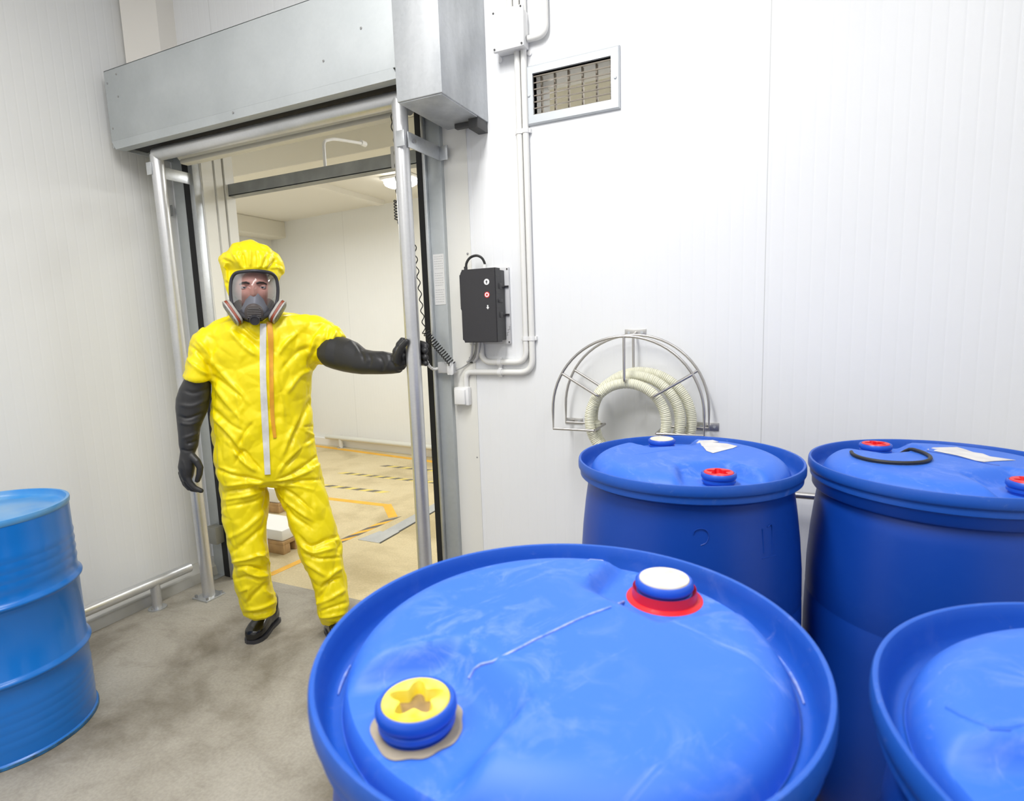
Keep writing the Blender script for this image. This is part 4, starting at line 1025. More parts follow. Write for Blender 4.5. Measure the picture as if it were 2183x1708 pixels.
def crumple(me, layers):
    n = len(me.vertices); V = np.empty(n*3); me.vertices.foreach_get('co', V); V = V.reshape(-1, 3)
    Nn = np.empty(n*3); me.vertices.foreach_get('normal', Nn); Nn = Nn.reshape(-1, 3); D = np.zeros(n)
    for fr_, amp, seed, st in layers:
        for i in range(n):
            p = V[i]; q = (p[0]*fr_*st[0]+seed, p[1]*fr_*st[1], p[2]*fr_*st[2])
            D[i] += amp*(0.35-abs(noise.noise(q))*1.6)
    V += Nn*D[:, None]; me.vertices.foreach_set('co', V.ravel()); me.update()

def facets(me, layers):
    """crumpled sheet: flat cells between creases"""
    n = len(me.vertices); V = np.empty(n*3); me.vertices.foreach_get('co', V); V = V.reshape(-1, 3)
    Nn = np.empty(n*3); me.vertices.foreach_get('normal', Nn); Nn = Nn.reshape(-1, 3); D = np.zeros(n)
    for fr_, amp, seed, st in layers:
        for i in range(n):
            p = V[i]; w = noise.noise_vector((p[0]*fr_*0.8, p[1]*fr_*0.8, p[2]*fr_*0.8+seed))
            d = noise.voronoi((p[0]*fr_*st[0]+seed+w[0]*0.35, p[1]*fr_*st[1]+w[1]*0.35, p[2]*fr_*st[2]+w[2]*0.35))[0]
            D[i] += amp*(min(d[1]-d[0], 0.55)/0.55-0.55)
    V += Nn*D[:, None]; me.vertices.foreach_set('co', V.ravel()); me.update()

# ---- coverall with hood, one continuous mesh
bm = BM()
stations(bm, [((500, 664), (592, 660), -0.01, 0.085), ((470, 683), (625, 668), -0.01, 0.10), ((440, 700), (662, 672), -0.01, 0.115), ((424, 722), (690, 690), 0, 0.125), ((424, 755), (694, 726), 0.0, 0.135), ((438, 790), (682, 765), 0, 0.14),
              ((449, 819), (670, 800), 0, 0.145), ((447, 850), (666, 835), 0, 0.15), ((446, 880), (665, 862), 0, 0.15), ((450, 920), (670, 904), 0, 0.15), ((454, 955), (673, 950), 0, 0.15), ((457, 985), (681, 982), 0, 0.15), ((462, 1015), (688, 1012), 0, 0.14), ((480, 1032), (668, 1032), 0, 0.10)])
stations(bm, [((460, 985), (570, 1000), 0, 0.13), ((465, 1024), (567, 1028), 0, 0.125), ((468, 1054), (572, 1054), 0.0, 0.12), ((470, 1084), (572, 1086), 0.005, 0.115), ((474, 1115), (570, 1116), 0.01, 0.11), ((479, 1143), (569, 1150), 0.02, 0.105), ((488, 1180), (575, 1180), 0.03, 0.10), ((496, 1212), (578, 1212), 0.03, 0.10),
              ((497, 1240), (579, 1238), 0.02, 0.095), ((504, 1268), (588, 1264), 0.01, 0.098), ((511, 1292), (594, 1282), 0.005, 0.098), ((519, 1310), (592, 1298), 0.005, 0.092), ((533, 1320), (580, 1311), 0.005, 0.06)])
stations(bm, [((572, 1000), (684, 985), 0, 0.13), ((579, 1028), (692, 1030), 0.005, 0.125), ((590, 1056), (700, 1056), 0.02, 0.12), ((600, 1080), (707, 1080), 0.035, 0.115), ((613, 1115), (718, 1115), 0.05, 0.112), ((625, 1155), (728, 1150), 0.07, 0.11), ((634, 1182), (732, 1178), 0.085, 0.108), ((645, 1205), (733, 1203), 0.09, 0.10),
              ((656, 1232), (738, 1230), 0.10, 0.10), ((664, 1258), (742, 1255), 0.11, 0.10), ((671, 1285), (746, 1282), 0.12, 0.10), ((677, 1308), (740, 1310), 0.12, 0.092), ((687, 1326), (722, 1330), 0.12, 0.055)])
# sleeve on the viewer's left
stations(bm, [((432, 700), (500, 740), -0.01, 0.09), ((413, 717), (478, 762), -0.005, 0.095), ((401, 742), (464, 778), 0, 0.095), ((393, 768), (457, 792), 0.0, 0.093), ((389, 790), (456, 801), 0.0, 0.095), ((386, 801), (458, 807), 0.0, 0.098), ((388, 809), (456, 812), 0.0, 0.094)])
# sleeve on the viewer's right
stations(bm, [((640, 668), (640, 775), 0.0, 0.09), ((672, 672), (668, 778), 0.02, 0.09), ((700, 682), (686, 779), 0.055, 0.085), ((724, 699), (701, 781), 0.085, 0.074), ((737, 716), (713, 780), 0.105, 0.058)])
# hood
stations(bm, [((532, 514), (539, 514), -0.02, 0.02), ((516, 520), (553, 520), -0.02, 0.065), ((490, 527), (565, 528), -0.02, 0.10), ((473, 540), (580, 538), -0.02, 0.125), ((466, 553), (588, 548), -0.02, 0.132), ((468, 565), (594, 562), -0.02, 0.135), ((472, 578), (603, 578), -0.02, 0.135), ((474, 592), (603, 590), -0.02, 0.132), ((478, 607), (597, 608), -0.02, 0.128), ((484, 624), (592, 626), -0.02, 0.12), ((489, 642), (592, 644), -0.02, 0.112), ((490, 662), (598, 660), -0.015, 0.105), ((482, 682), (612, 674), -0.01, 0.10)])
limb(bm, [MP(535, 545, -0.02), MP(535, 527, -0.02)], [0.08, 0.030], 18)
limb(bm, [MP(496, 552, -0.01), MP(483, 554, -0.02)], [0.055, 0.036], 18)
limb(bm, [MP(512, 545, 0.015), MP(560, 545, 0.015)], [0.055, 0.055], 18)
limb(bm, [MP(575, 556, 0.0), MP(594, 577, 0.0)], [0.05, 0.032], 18)
suit_me = fused(bm, 0.0050, 3)
G_, R_c = -0.006, 0.005
S_ = [ # crotch fan, both sides
 ([(585, 1026), (620, 1012), (660, 985), (682, 968)], 4, -.008), ([(585, 1028), (625, 1018), (668, 1000)], 4, .006), ([(586, 1030), (630, 1026), (690, 1022)], 4, -.007), ([(586, 1033), (632, 1036), (668, 1045)], 4, .005), ([(588, 1036), (625, 1055), (668, 1090)], 4.5, -.007), ([(590, 1040), (612, 1070), (668, 1112)], 4, .006), ([(596, 1058), (622, 1098), (670, 1130)], 4.5, -.006),
 ([(563, 1028), (535, 1020), (490, 1012), (462, 1000)], 4, -.008), ([(563, 1031), (530, 1030), (480, 1036)], 4, .006), ([(562, 1036), (530, 1042), (478, 1050)], 4, -.007), ([(564, 1044), (532, 1056), (476, 1066)], 4, .006), ([(566, 1056), (540, 1070), (476, 1082)], 4, -.005),
 ([(548, 1005), (520, 985), (498, 962)], 5, .007), ([(500, 990), (518, 962), (540, 985), (556, 1002)], 4, -.006), ([(592, 1012), (608, 985), (635, 960), (668, 940)], 5, .006),
 # torso
 ([(540, 900), (520, 925), (508, 950)], 5, -.006), ([(455, 890), (495, 930), (515, 960)], 5, .006), ([(462, 905), (498, 950), (520, 978)], 4, -.006), ([(450, 870), (490, 905), (520, 920)], 5, -.005),
 ([(615, 960), (630, 920), (655, 870), (664, 850)], 6, -.008), ([(600, 975), (618, 930), (640, 880)], 6, .006), ([(608, 1000), (640, 960), (668, 930)], 5, -.006),
 ([(440, 745), (470, 790), (505, 830), (530, 860)], 6, .006), ([(452, 800), (490, 828), (520, 850)], 5, -.006), ([(455, 818), (485, 860), (520, 900)], 6, .005), ([(500, 700), (520, 715), (552, 742)], 7, -.010), ([(520, 695), (538, 712), (553, 722)], 5, -.008), ([(490, 705), (520, 738), (550, 760)], 6, .006), ([(640, 705), (612, 730), (590, 760)], 6, .006), ([(660, 740), (630, 755), (600, 790)], 6, -.006), ([(665, 790), (640, 800), (610, 840)], 6, .006), ([(672, 740), (660, 770), (664, 790)], 5, -.009), ([(681, 710), (668, 735), (662, 765)], 5, .007),
 ([(585, 800), (600, 850), (605, 900)], 6, .004), ([(500, 830), (512, 870), (510, 915)], 6, .004), ([(648, 910), (672, 908)], 3, -.005), ([(648, 918), (672, 930)], 4, .005),
 # sleeves
 ([(402, 735), (430, 760), (452, 790)], 5, -.007), ([(396, 760), (420, 785), (445, 800)], 5, .006), ([(418, 722), (440, 750), (456, 785)], 5, .006), ([(700, 700), (692, 735), (690, 770)], 5, -.007), ([(716, 705), (705, 735), (700, 770)], 4, .006), ([(672, 690), (700, 690), (728, 704)], 5, .005), ([(684, 775), (694, 755), (715, 735)], 4, -.006),
 # left leg on the picture
 ([(490, 1180), (520, 1160), (566, 1120)], 6, -.007), ([(482, 1150), (520, 1130), (560, 1095)], 6, .006), ([(492, 1200), (530, 1190), (572, 1178)], 4, .008), ([(496, 1212), (530, 1208), (572, 1216)], 4, -.009), ([(520, 1215), (548, 1228), (576, 1226)], 5, .008), ([(552, 1180), (566, 1190), (574, 1206)], 4, .008), ([(500, 1235), (530, 1230), (560, 1240)], 4, -.006), ([(520, 1290), (548, 1262), (572, 1240)], 5, -.006), ([(510, 1262), (530, 1256), (525, 1290)], 5, .006), ([(525, 1300), (556, 1296), (590, 1282)], 4, .007), ([(520, 1308), (550, 1308), (588, 1296)], 3.5, -.006), ([(560, 1256), (576, 1268), (590, 1262)], 5, .006),
 # right leg on the picture
 ([(634, 1140), (660, 1165), (700, 1150), (726, 1142)], 5, -.008), ([(640, 1160), (668, 1178), (712, 1168)], 5, .008), ([(646, 1180), (680, 1192), (728, 1188)], 4, -.008), ([(650, 1196), (678, 1216), (700, 1230)], 6, .008), ([(690, 1240), (710, 1222), (730, 1210)], 5, .007), ([(682, 1258), (700, 1240), (728, 1232)], 4, -.007), ([(672, 1280), (690, 1262), (705, 1236)], 5, -.006), ([(668, 1290), (700, 1278), (738, 1256)], 5, .006), ([(680, 1305), (706, 1296), (742, 1284)], 4, -.006), ([(680, 1316), (706, 1314), (738, 1306)], 4, .006), ([(718, 1150), (724, 1165), (720, 1182)], 4, -.008),
 # hood: gathers above the visor and the soft peak
 ([(500, 574), (490, 560), (474, 552)], 3.5, -.009), ([(512, 572), (506, 556), (496, 540)], 3.5, .007), ([(522, 571), (520, 556), (516, 536)], 3, -.006), ([(534, 570), (534, 550), (534, 524)], 4, .006), ([(548, 571), (550, 552), (546, 530)], 3, -.005), ([(560, 572), (566, 556), (572, 540)], 3.5, -.007), ([(572, 574), (582, 562), (588, 552)], 3.5, -.009), ([(580, 576), (594, 572), (602, 578)], 4, .007), ([(478, 566), (490, 574), (500, 578)], 3.5, .008), ([(478, 600), (486, 608), (490, 622)], 4, -.006), ([(596, 592), (594, 604), (592, 616)], 4, -.006), ([(508, 524), (512, 532), (508, 545)], 4, -.006)]
crumple(suit_me, [(7.0, 0.0060, 3.0, (1, 1, 0.7))])
facets(suit_me, [(6.0, 0.0115, 11.0, (1, 1, 0.75)), (11.0, 0.0065, 4.0, (1, 1, 0.8)), (24.0, 0.0010, 7.0, (1, 1, 1))])
folds(suit_me, S_, gain=1.55)
# opening for the face
FR = [(503, 582.5), (520, 579), (541, 577.5), (562, 579), (579, 583), (588, 592), (591.5, 606), (592.5, 622), (591, 640), (586, 656), (576, 669), (560, 680), (541, 686), (521, 680), (507, 669), (498, 656), (493, 640), (491.5, 622), (491.8, 606), (495, 592)]
FC = (541.5, 630)
def inside(px, py, poly):
    c = False; n = len(poly)
    for i in range(n):
        (x1, y1), (x2, y2) = poly[i], poly[i-1]
        if (y1 > py) != (y2 > py) and px < (x2-x1)*(py-y1)/(y2-y1)+x1: c = not c
    return c
def clamp_behind_frame(me):
    """keep the hood's cloth just behind the rubber frame"""
    for v in me.vertices:
        if v.co.z < 1.42: continue
        d = (v.co-O_).dot(FV)
        if d < 0.0: continue
        q = to_px(v.co); k = max(abs(q[0]-FC[0])/51.5, abs(q[1]-FC[1])/53.5)
        if k < 1.45 and q[1] < 672:
            lim = dring(min(max(q[0], 488), 596), min(max(q[1], 575), 690))-0.006+max(0, k-1.05)*0.10
            if d > lim: v.co -= FV*(d-lim)
    me.update()
def dring(px, py): return 0.125-0.055*((px-541.5)/51)**2-0.012*((py-630)/55)**2
clamp_behind_frame(suit_me)
inner_poly = [(FC[0]+(x-FC[0])*0.965, FC[1]+(y-FC[1])*0.965) for x, y in FR]
bm = BM(); bm.from_mesh(suit_me); kill = []
for f in bm.faces:
    c = f.calc_center_median()
    if c.z > 1.42 and (c-O_).dot(FV) > 0.01:
        q = to_px(c)
        if inside(q[0], q[1], inner_poly): kill.append(f)
bmesh.ops.delete(bm, geom=kill, context='FACES'); bm.to_mesh(suit_me); bm.free()
suit = obj('coverall', suit_me, M['suit'], person, smooth=180)
bvh_me = suit_me.copy(); bvh_me.transform(Matrix.Translation(person.location))
bvh = BVHTree.FromPolygons([v.co[:] for v in bvh_me.vertices], [p.vertices[:] for p in bvh_me.polygons])
def ribbon(path, hw, lift, name, m, label, th=0.0025):
    rows = []; bm = BM()
    pp = smooth_path([(x, y, 0) for x, y in path], 10)
    for i, p in enumerate(pp):
        t = (pp[min(i+1, len(pp)-1)]-pp[max(i-1, 0)]).normalized(); s = Vector((-t.y, t.x, 0)); row = []
        w = np.interp(i/(len(pp)-1), [k/(len(hw)-1) for k in range(len(hw))], hw)
        for k in (-1, -0.5, 0, 0.5, 1):
            q = p+s*(k*w); d = ray(q.x, q.y).normalized(); h = bvh.ray_cast(CAM, d)
            row.append((h[0] if h[0] else MP(q.x, q.y, 0.14)))
        rows.append(row)
    # even the depths out so the stiff flap bridges small folds
    for _ in range(3):
        rows = [[(rows[max(i-1, 0)][k]+rows[i][k]*2+rows[min(i+1, len(rows)-1)][k])/4 if 0 < i < len(rows)-1 else rows[i][k] for k in range(5)] for i in range(len(rows))]
    R2 = [[p+(CAM-p).normalized()*lift for p in r] for r in rows]
    vs = [[bm.verts.new(p) for p in r] for r in R2]; ve = [[bm.verts.new(p+(p-CAM).normalized()*th*2) for p in r] for r in R2]
    for A, B in zip(range(len(vs)-1), range(1, len(vs))):
        for k in range(4):
            bm.faces.new((vs[A][k], vs[A][k+1], vs[B][k+1], vs[B][k])); bm.faces.new((ve[A][k], ve[B][k], ve[B][k+1], ve[A][k+1]))
        bm.faces.new((vs[A][0], vs[B][0], ve[B][0], ve[A][0])); bm.faces.new((vs[A][4], ve[A][4], ve[B][4], vs[B][4]))
    return obj(name, bm, m, suit, smooth=60, label=label)
ribbon([(561, 690), (560.5, 740), (560.5, 800), (563, 860), (566, 920), (568, 960), (570.5, 1012)], [6.8, 6.8, 6.6, 7.2, 7.2, 6.5, 6.2], 0.007, 'zip_flap', M['zip'], 'pale strip over the zip')
ribbon([(574, 686), (577, 720), (578, 780), (579, 840), (581, 890), (586, 934)], [5.5, 6, 4.2, 4.5, 4.2, 3.4], 0.006, 'backing_strip', M['orange'], 'orange strip beside the zip')

# ---- body: head, neck and shoulders inside the suit
HC = MP(541.5, 618, 0.0); hb = 0.097
SF = SV.copy()
def head_pt(lon, lat):
    """a face turned to the viewer; lon 0 is the nose line, lat -1..1 from chin to crown"""
    a, b, c = 0.086, 0.100, 0.125
    cl = math.sqrt(max(0, 1-lat*lat)); s = a*cl*math.sin(lon); d = b*cl*math.cos(lon); z = c*lat
    if lat < -0.1: k = (-lat-0.1); s *= 1-0.28*k; d *= 1-0.06*k
    f = max(0, math.cos(lon))
    gs = lambda x, z0, sx, sz: math.exp(-((s-x)/sx)**2-((z-z0)/sz)**2)
    e = 0.0
    e += 0.024*gs(0, -0.030, 0.012, 0.016)+0.014*gs(0, -0.008, 0.009, 0.020)      # nose
    e -= 0.013*(gs(0.036, 0.006, 0.017, 0.011)+gs(-0.036, 0.006, 0.017, 0.011))   # eye sockets
    e += 0.006*(gs(0.032, 0.030, 0.022, 0.008)+gs(-0.032, 0.030, 0.022, 0.008))   # brows
    e += 0.005*(gs(0.040, -0.028, 0.016, 0.016)+gs(-0.040, -0.028, 0.016, 0.016)) # cheeks
    e += 0.006*gs(0, -0.068, 0.022, 0.008)+0.008*gs(0, -0.104, 0.020, 0.014)      # lips, chin
    e -= 0.003*gs(0, -0.0685, 0.02, 0.002)
    d += e*f
    er = math.exp(-((abs(lon)-1.65)/0.16)**2-((lat+0.05)/0.22)**2); s += math.copysign(0.014*er, s)
    return HC+SV*s+FV*d+Z_*z
bm = BM(); rings = []
for i in range(57):
    lat = -0.995+1.99*i/56; rings.append([head_pt(2*PI*j/80, math.sin(lat*PI/2)) for j in range(80)])
loft(bm, rings)
neck = [HC+Vector((0, 0, -0.06))-FV*0.02, HC+Vector((0, 0, -0.13))-FV*0.025, HC+Vector((0, 0, -0.19))-FV*0.03, HC+Vector((0, 0, -0.25))-FV*0.02]
limb(bm, neck, [0.055, 0.056, 0.062, 0.085], 24)
b_ = (MP(440, 730, -0.02), MP(545, 705, -0.02), MP(660, 715, -0.02)); limb(bm, b_, [0.055, 0.075, 0.055], 20)
limb(bm, [MP(548, 705, -0.02), MP(555, 850, 0), MP(565, 960, 0)], [0.085, 0.11, 0.10], 24)
head = obj('body', bm, M['skin'], person, smooth=60)
for s in (-1, 1):
    c = HC+SV*(s*0.036)+FV*(0.0745)+Z_*0.006
    bm = BM(); bmesh.ops.create_uvsphere(bm, u_segments=20, v_segments=14, radius=0.0148, matrix=Matrix.Translation(c)); ey = obj('eye', bm, M['eye'], head, smooth=80)
    bm = BM(); bmesh.ops.create_uvsphere(bm, u_segments=16, v_segments=10, radius=0.0072, matrix=Matrix.Translation(c+FV*0.0088)); obj('iris', bm, M['iris'], ey, smooth=80) if False else obj('iris', bm, M['iris'], head, smooth=80)
    for lo_, hi_, nm in ((9, 88, 'upper_eyelid'), (-88, -22, 'lower_eyelid')):
        bm = BM(); rows = []
        for i in range(7):
            el = math.radians(lo_+(hi_-lo_)*i/6); rows.append([bm.verts.new(c+SV*(0.0166*math.cos(el)*math.sin(az))+FV*(0.0158*math.cos(el)*math.cos(az))+Z_*(0.0158*math.sin(el))) for az in np.linspace(-1.5, 1.5, 17)])
        for A_, B_ in zip(rows, rows[1:]):
            for k in range(16): bm.faces.new((A_[k], A_[k+1], B_[k+1], B_[k]))
        obj(nm, bm, M['skin'], head, smooth=80)
    bm = BM(); tube(bm, [head_pt(s*0.16, 0.165)+FV*0.001, head_pt(s*0.32, 0.20)+FV*0.001, head_pt(s*0.52, 0.195)+FV*0.001, head_pt(s*0.70, 0.15)+FV*0.001], [0.0035, 0.0048, 0.0042, 0.002], 8); obj('eyebrow', bm, M['hair'], head)
bm = BM(); rows = []
for i in range(14):
    lat = 0.66+0.33*i/13; rows.append([head_pt(2*PI*j/64, lat)+(head_pt(2*PI*j/64, lat)-HC).normalized()*0.006 for j in range(64)])
loft(bm, rows); obj('hair', bm, M['hair'], head, smooth=60)

# ---- full-face respirator
bm = BM(); loop = []
sp = FR+[FR[0], FR[1], FR[2]]
dense = []
n = len(FR)
for i in range(n):
    for s in range(4):
        t = s/4; a, b, c, d = (Vector((*FR[(i+k-1) % n], 0)) for k in range(4))
        dense.append(0.5*((2*b)+(c-a)*t+(2*a-5*b+4*c-d)*t*t+(3*b-a-3*c+d)*t**3))
ringp = [(p.x, p.y) for p in dense]
tube(bm, [MP(x, y, dring(x, y)) for x, y in ringp], 0.0075, 10, closed=True)
resp = obj('respirator', bm, M['mask_rubber'], person, smooth=60, label='dark rubber frame of the full-face mask')
def shell(rows_def, name, m, parent, center=FC, pts=None, label=None, smooth=70):
    pts = pts or ringp; bm = BM(); rows = []
    for f, dd in rows_def:
        rows.append([bm.verts.new(MP(center[0]+(x-center[0])*f, center[1]+(y-center[1])*f, dd(x, y, f))) for x, y in pts])
    n = len(pts)
    for a, b in zip(rows, rows[1:]):
        for j in range(n): bm.faces.new((a[j], a[(j+1) % n], b[(j+1) % n], b[j]))
    if rows_def[-1][0] < 0.2: bm.faces.new(rows[-1])
    return obj(name, bm, m, parent, smooth=smooth, label=label)
vis = lambda x, y, f: dring(FC[0]+(x-FC[0])*f, FC[1]+(y-FC[1])*f)+0.030*(1-f*f)
shell([(1.0, vis), (0.92, vis), (0.82, vis), (0.7, vis), (0.56, vis), (0.4, vis), (0.25, vis), (0.1, vis)], 'visor', M['visor'], resp, label='clear curved visor')
shell([(0.99, lambda x, y, f: dring(x, y)-0.004), (0.93, lambda x, y, f: dring(x, y)-0.03), (0.84, lambda x, y, f: dring(x, y)-0.055), (0.70, lambda x, y, f: 0.045)], 'face_seal', M['mask_skirt'], resp, label='grey seal round the face')
cup = [(543, 612), (552, 618), (558, 630), (565, 645), (573, 660), (577, 672), (566, 686), (543, 692), (520, 686), (509, 672), (513, 660), (521, 645), (528, 630), (534, 618)]
cupc = (543, 656)
cd = lambda x, y, f: 0.082+0.05*(1-f**2)
shell([(1.0, cd), (0.9, cd), (0.75, cd), (0.55, cd), (0.35, cd), (0.12, cd)], 'nose_cup', M['mask_cup'], resp, cupc, cup, 'grey inner nose cup')
pxm = (MP(560, 668, 0.16)-MP(540, 668, 0.16)).length/20      # metres per pixel here
def drumlet(bm, c, axis, prof, n=36):
    b2 = BM(); lathe(b2, prof, n); q = axis.to_track_quat('Z', 'Y').to_matrix().to_4x4(); q.translation = c
    bmesh.ops.transform(b2, matrix=q, verts=b2.verts); merge(bm, b2)
vx = (FV*0.96-Z_*0.25).normalized()
r1 = 20.5*pxm; c1 = MP(541.5, 667, 0.152)
bm = BM(); drumlet(bm, c1, vx, [(r1*0.8, -0.03), (r1, -0.012), (r1, 0.010), (r1*0.96, 0.016), (r1*0.88, 0.018), (0, 0.021)])
vh = obj('valve_housing', bm, mat('valve_dark_brown', (0.075, 0.062, 0.058), 0.45), resp, smooth=40, label='round dark valve cover')
bm = BM()
up2 = vx.cross(SV).normalized()
if up2.z < 0: up2 = -up2
for k in range(6):
    h = r1*(0.62-0.2*k); w = math.sqrt(max(0.01, 1-(h/r1)**2))*r1*1.45
    obox(bm, c1+vx*0.020+up2*h, SV, up2, vx, w, 0.0022, 0.004)
obj('slot', bm, M['mask_rubber'], vh, smooth=0) if False else obj('grille_bars', bm, mat('valve_bar_grey', (0.20, 0.19, 0.185), 0.4), resp, smooth=0)
r2 = 11.5*pxm; c2 = MP(543, 682.5, 0.172)
bm = BM(); drumlet(bm, c2, vx, [(r2, -0.03), (r2, 0.006), (r2*0.9, 0.011), (r2*0.75, 0.011), (r2*0.7, 0.008), (0, 0.008)]); obj('valve_cap', bm, M['mask_rubber'], resp, smooth=40, label='small round black cap below the valve')
for s, cpx, l1, l2 in ((-1, (503.5, 662), (484, 640), (518, 688)), (1, (584, 660), (601, 640), (573, 683))):
    A, B = MP(*l1, 0.10), MP(*l2, 0.125)
    la = (A-B).normalized()                                  # long axis, up and outwards
    nn = (SV*(s*0.80)-Z_*0.52+FV*0.20); nn = (nn-la*nn.dot(la)).normalized()
    wa = la.cross(nn).normalized(); Lh, Wh = (A-B).length*0.5, 0.032
    c = (A+B)/2
    def outline(sc):
        o = []
        for j in range(40):
            a = 2*PI*j/40; ca, sa = math.cos(a), math.sin(a)
            o.append((math.copysign(abs(ca)**0.55, ca)*Lh*sc, math.copysign(abs(sa)**0.6, sa)*Wh*sc))
        return o
    def layer(y0, y1, s0, s1, name, m, par, lab):
        bm = BM(); loft(bm, [[c+nn*y+la*u+wa*v for u, v in outline(q)] for y, q in ((y0, s0*0.97), (y0+0.001, s0), (y1-0.001, s1), (y1, s1*0.97))])
        return obj(name, bm, m, par, smooth=40, label=lab)
    flt = layer(-0.004, 0.006, 0.94, 1.0, 'filter', M['filter_white'], resp, 'filter on the '+('left' if s < 0 else 'right')+' of the mask as seen in the photo')
    layer(0.006, 0.0165, 0.975, 0.975, 'filter_band', M['filter_red'], resp, 'red-brown band round the filter')
    layer(0.0165, 0.0235, 1.0, 1.0, 'filter_shell', M['filter_white'], resp, 'pale outer rim of the filter')
    layer(0.0225, 0.0265, 0.86, 0.84, 'filter_grille', M['filter_grille'], resp, 'grey face of the filter')
    bm = BM(); cyl(bm, c-nn*0.004-la*0.01, c2+SV*(s*r2*0.9)+Z_*0.004-vx*0.012, 0.013, 14, 0.010); obj('filter_arm', bm, M['mask_rubber'], resp)

# ---- gloves
bm = BM()     # hanging arm
stations(bm, [((398, 785), (446, 790), 0.0, 0.062), ((394, 806), (450, 809), 0.0, 0.072), ((382, 828), (450, 834), 0.0, 0.076), ((375, 850), (447, 856), 0.0, 0.074), ((374, 870), (443, 876), 0.005, 0.070), ((376, 890), (434, 896), 0.01, 0.064), ((378, 910), (427, 914), 0.015, 0.058), ((380, 930), (425, 934), 0.02, 0.052), ((381, 948), (423, 950), 0.025, 0.046), ((384, 962), (416, 966), 0.03, 0.036), ((382, 978), (416, 980), 0.032, 0.036), ((379, 996), (416, 998), 0.034, 0.038), ((383, 1012), (413, 1014), 0.034, 0.034), ((390, 1024), (408, 1026), 0.034, 0.026)])
limb(bm, [MP(408, 972, 0.05), MP(420, 984, 0.066), MP(426.5, 997, 0.07), MP(425, 1012, 0.068), MP(421, 1024, 0.062)], [0.018, 0.016, 0.0145, 0.013, 0.0115])
for k, (dd, pts) in enumerate(((0.052, [(397, 1012), (405, 1030), (416, 1041), (429, 1046.5)]), (0.030, [(393, 1016), (400, 1034), (410, 1043), (421, 1045)]), (0.008, [(389, 1014), (396, 1032), (404, 1041), (413, 1042)]), (-0.010, [(386, 1008), (391, 1024), (399, 1034), (407, 1035)]))):
    limb(bm, [MP(x, y, dd+0.004*i) for i, (x, y) in enumerate(pts)], [0.0145, 0.0135, 0.0122, 0.0108] if k < 3 else [0.0125, 0.0115, 0.0105, 0.0095])
gm = fused(bm, 0.0034, 4)
folds(gm, [([(376, 886), (400, 892), (436, 880)], 4, -.006), ([(378, 900), (404, 905), (430, 896)], 4, .004), ([(398, 946), (410, 944), (422, 938)], 4, -.006), ([(384, 958), (400, 962), (414, 960)], 3, -.004), ([(378, 862), (410, 866), (444, 850)], 5, .004), ([(386, 830), (415, 838), (448, 826)], 5, -.004), ([(390, 935), (410, 928), (424, 922)], 4, .004), ([(386, 975), (396, 1000), (398, 1016)], 2.5, .003)])
obj('glove', gm, M['glove'], person, smooth=180, label='black glove on the hanging arm')
bm = BM()     # arm reaching to the post
Cp = atY(881, 755, 2.045); tcv = Vector((0.568, -0.823, 0)); rvv = Vector((0.823, 0.568, 0)); Cp = Vector((-1.411, 2.045, Cp.z))
G = lambda u, w, z: Cp+rvv*u+tcv*w+Z_*z
stations(bm, [((708, 727), (702, 777), 0.082, 0.074), ((712, 720), (704, 784), 0.092, 0.077), ((722, 716), (716, 788), 0.115, 0.077), ((735, 721), (738, 793), 0.15, 0.070), ((750, 728), (758, 796), 0.195, 0.062), ((770, 744), (776, 798), 0.24, 0.056), ((792, 748), (796, 798), 0.285, 0.052), ((814, 749), (818, 798), 0.33, 0.048), ((834, 753), (838, 797), 0.365, 0.042), ((848, 757), (853, 795), 0.39, 0.036)])
limb(bm, [MP(838, 776, 0.37), MP(852, 775, 0.398), G(-0.068, -0.024, -0.022), G(-0.062, -0.030, 0.006)], [0.036, 0.033, 0.029, 0.025])
limb(bm, [G(-0.068, -0.026, -0.035), G(-0.055, -0.034, -0.028)], [0.026, 0.023])
limb(bm, [G(-0.066, -0.024, 0.012), G(-0.052, -0.034, 0.034)], [0.022, 0.018])
limb(bm, [G(-0.070, -0.010, -0.030), G(-0.062, 0.012, 0.002), G(-0.045, 0.030, 0.034), G(-0.024, 0.040, 0.055)], [0.019, 0.0150, 0.0135, 0.0125])
for k, (zz, L, r0) in enumerate(((0.047, 1.0, 0.0150), (0.017, 1.08, 0.0155), (-0.012, 1.02, 0.0150), (-0.038, 0.86, 0.0135))):
    pts = []
    for i_, a in enumerate((208, 240, 275, 308, 336, 336+(10 if k == 0 else 26)*L)):
        q = math.radians(a); rr0 = 0.0475+(0.0030*max(0, i_-2) if k == 0 else 0.0008*i_); pts.append(G(rr0*math.cos(q), rr0*math.sin(q), zz+(0.010-0.0052*i_ if k == 0 else 0.003-0.0015*i_)))
    limb(bm, [G(-0.055, -0.026, zz*0.85)]+pts, [r0*1.15, r0*1.1, r0*1.05, r0*1.05, r0, r0*0.97, r0*0.9])
gm = fused(bm, 0.0034, 3)
folds(gm, [([(752, 728), (764, 742), (772, 756), (776, 772)], 4, -.005), ([(742, 724), (756, 736), (765, 752)], 4, .005), ([(784, 752), (790, 766), (786, 782)], 4, -.004), ([(800, 752), (812, 764), (816, 780), (814, 794)], 4, -.005), ([(812, 750), (826, 756), (838, 758)], 3.5, .004), ([(838, 758), (836, 772), (842, 782)], 3, -.004), ([(822, 752), (828, 768), (824, 786)], 4, .003), ([(846, 772), (852, 780), (858, 776)], 3, .003)], facing=(-0.2, 0.3))
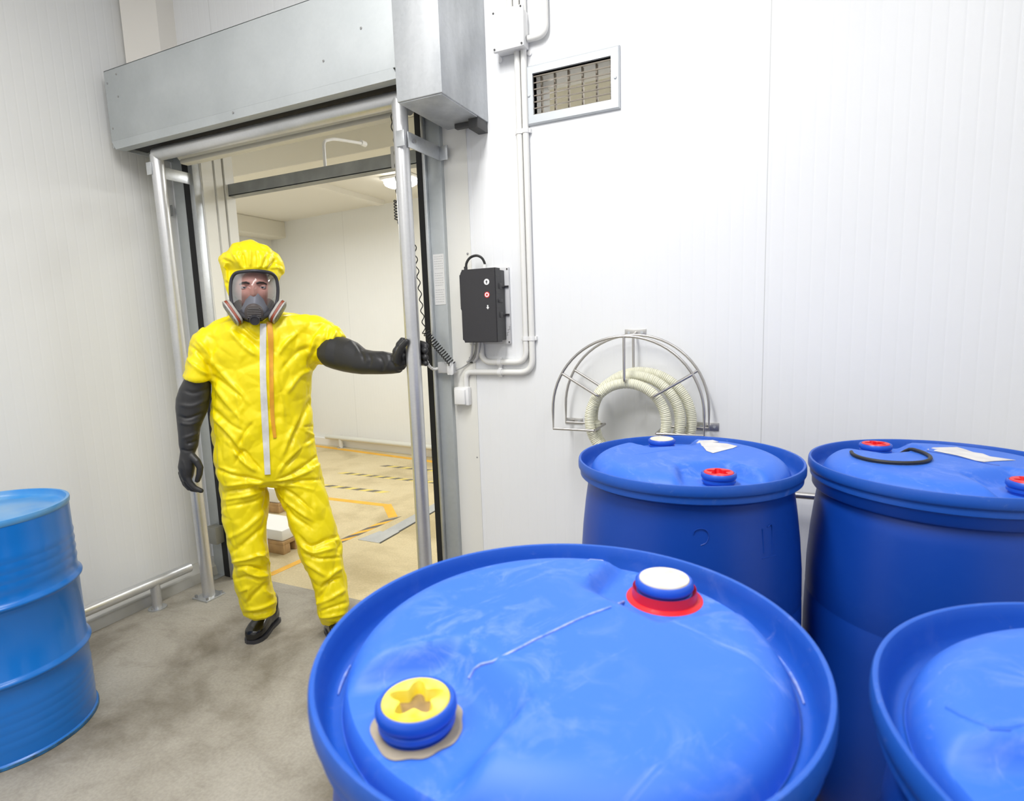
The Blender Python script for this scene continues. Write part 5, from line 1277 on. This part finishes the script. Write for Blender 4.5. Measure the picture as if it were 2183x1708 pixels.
obj('glove', gm, M['glove'], person, smooth=180, label='black glove gripping the post')

# ---- boots
def boot(heel, toe, ankle_top, label):
    heel, toe = Vector((*heel, 0)), Vector((*toe, 0)); ax = (toe-heel).normalized(); sd_ = Vector((-ax.y, ax.x, 0)); L = (toe-heel).length
    bm = BM(); rings = []
    for t, w, h in ((0.0, 0.020, 0.050), (0.03, 0.030, 0.075), (0.12, 0.036, 0.10), (0.28, 0.037, 0.105), (0.42, 0.038, 0.095), (0.58, 0.044, 0.078), (0.74, 0.048, 0.066), (0.87, 0.043, 0.058), (0.95, 0.032, 0.050), (0.99, 0.018, 0.038)):
        r = []
        for j in range(28):
            a = 2*PI*j/28; c_, s_ = math.cos(a), math.sin(a)
            z = h/2+h/2*math.copysign(abs(s_)**0.7, s_); r.append(heel+ax*(L*t)+sd_*(w*math.copysign(abs(c_)**0.75, c_))+Z_*(z+0.012))
        rings.append(r)
    loft(bm, rings)
    p0 = heel+ax*(L*0.22)
    limb(bm, [p0+Z_*0.07, p0+Z_*0.13-ax*0.005, Vector((*ankle_top, 0.24))], [0.042, 0.046, 0.055], 24)
    me = fused(bm, 0.0045, 4)
    b = obj('boot', me, M['boot'], person, smooth=180, label=label)
    bm = BM(); out1 = []
    for t, w in ((0.0, 0.026), (0.03, 0.033), (0.12, 0.039), (0.28, 0.039), (0.42, 0.039), (0.58, 0.046), (0.74, 0.051), (0.87, 0.046), (0.95, 0.035), (1.0, 0.018)):
        out1.append((t, w))
    poly = [heel+ax*(L*(t*1.01-0.005))+sd_*w for t, w in out1]+[heel+ax*(L*(t*1.01-0.005))-sd_*w for t, w in reversed(out1)]
    prism(bm, poly, (0, 0, 0.017)); obj('sole', bm, M['mask_rubber'], b, smooth=30)
boot(atZ(588, 1322).xy, atZ(534, 1374).xy, MP(550, 1285, 0.025).xy, 'glossy black boot in full view')
boot(atZ(704, 1338).xy, atZ(742, 1400).xy, MP(704, 1315, 0.12).xy, 'black boot mostly hidden behind the near blue drum')
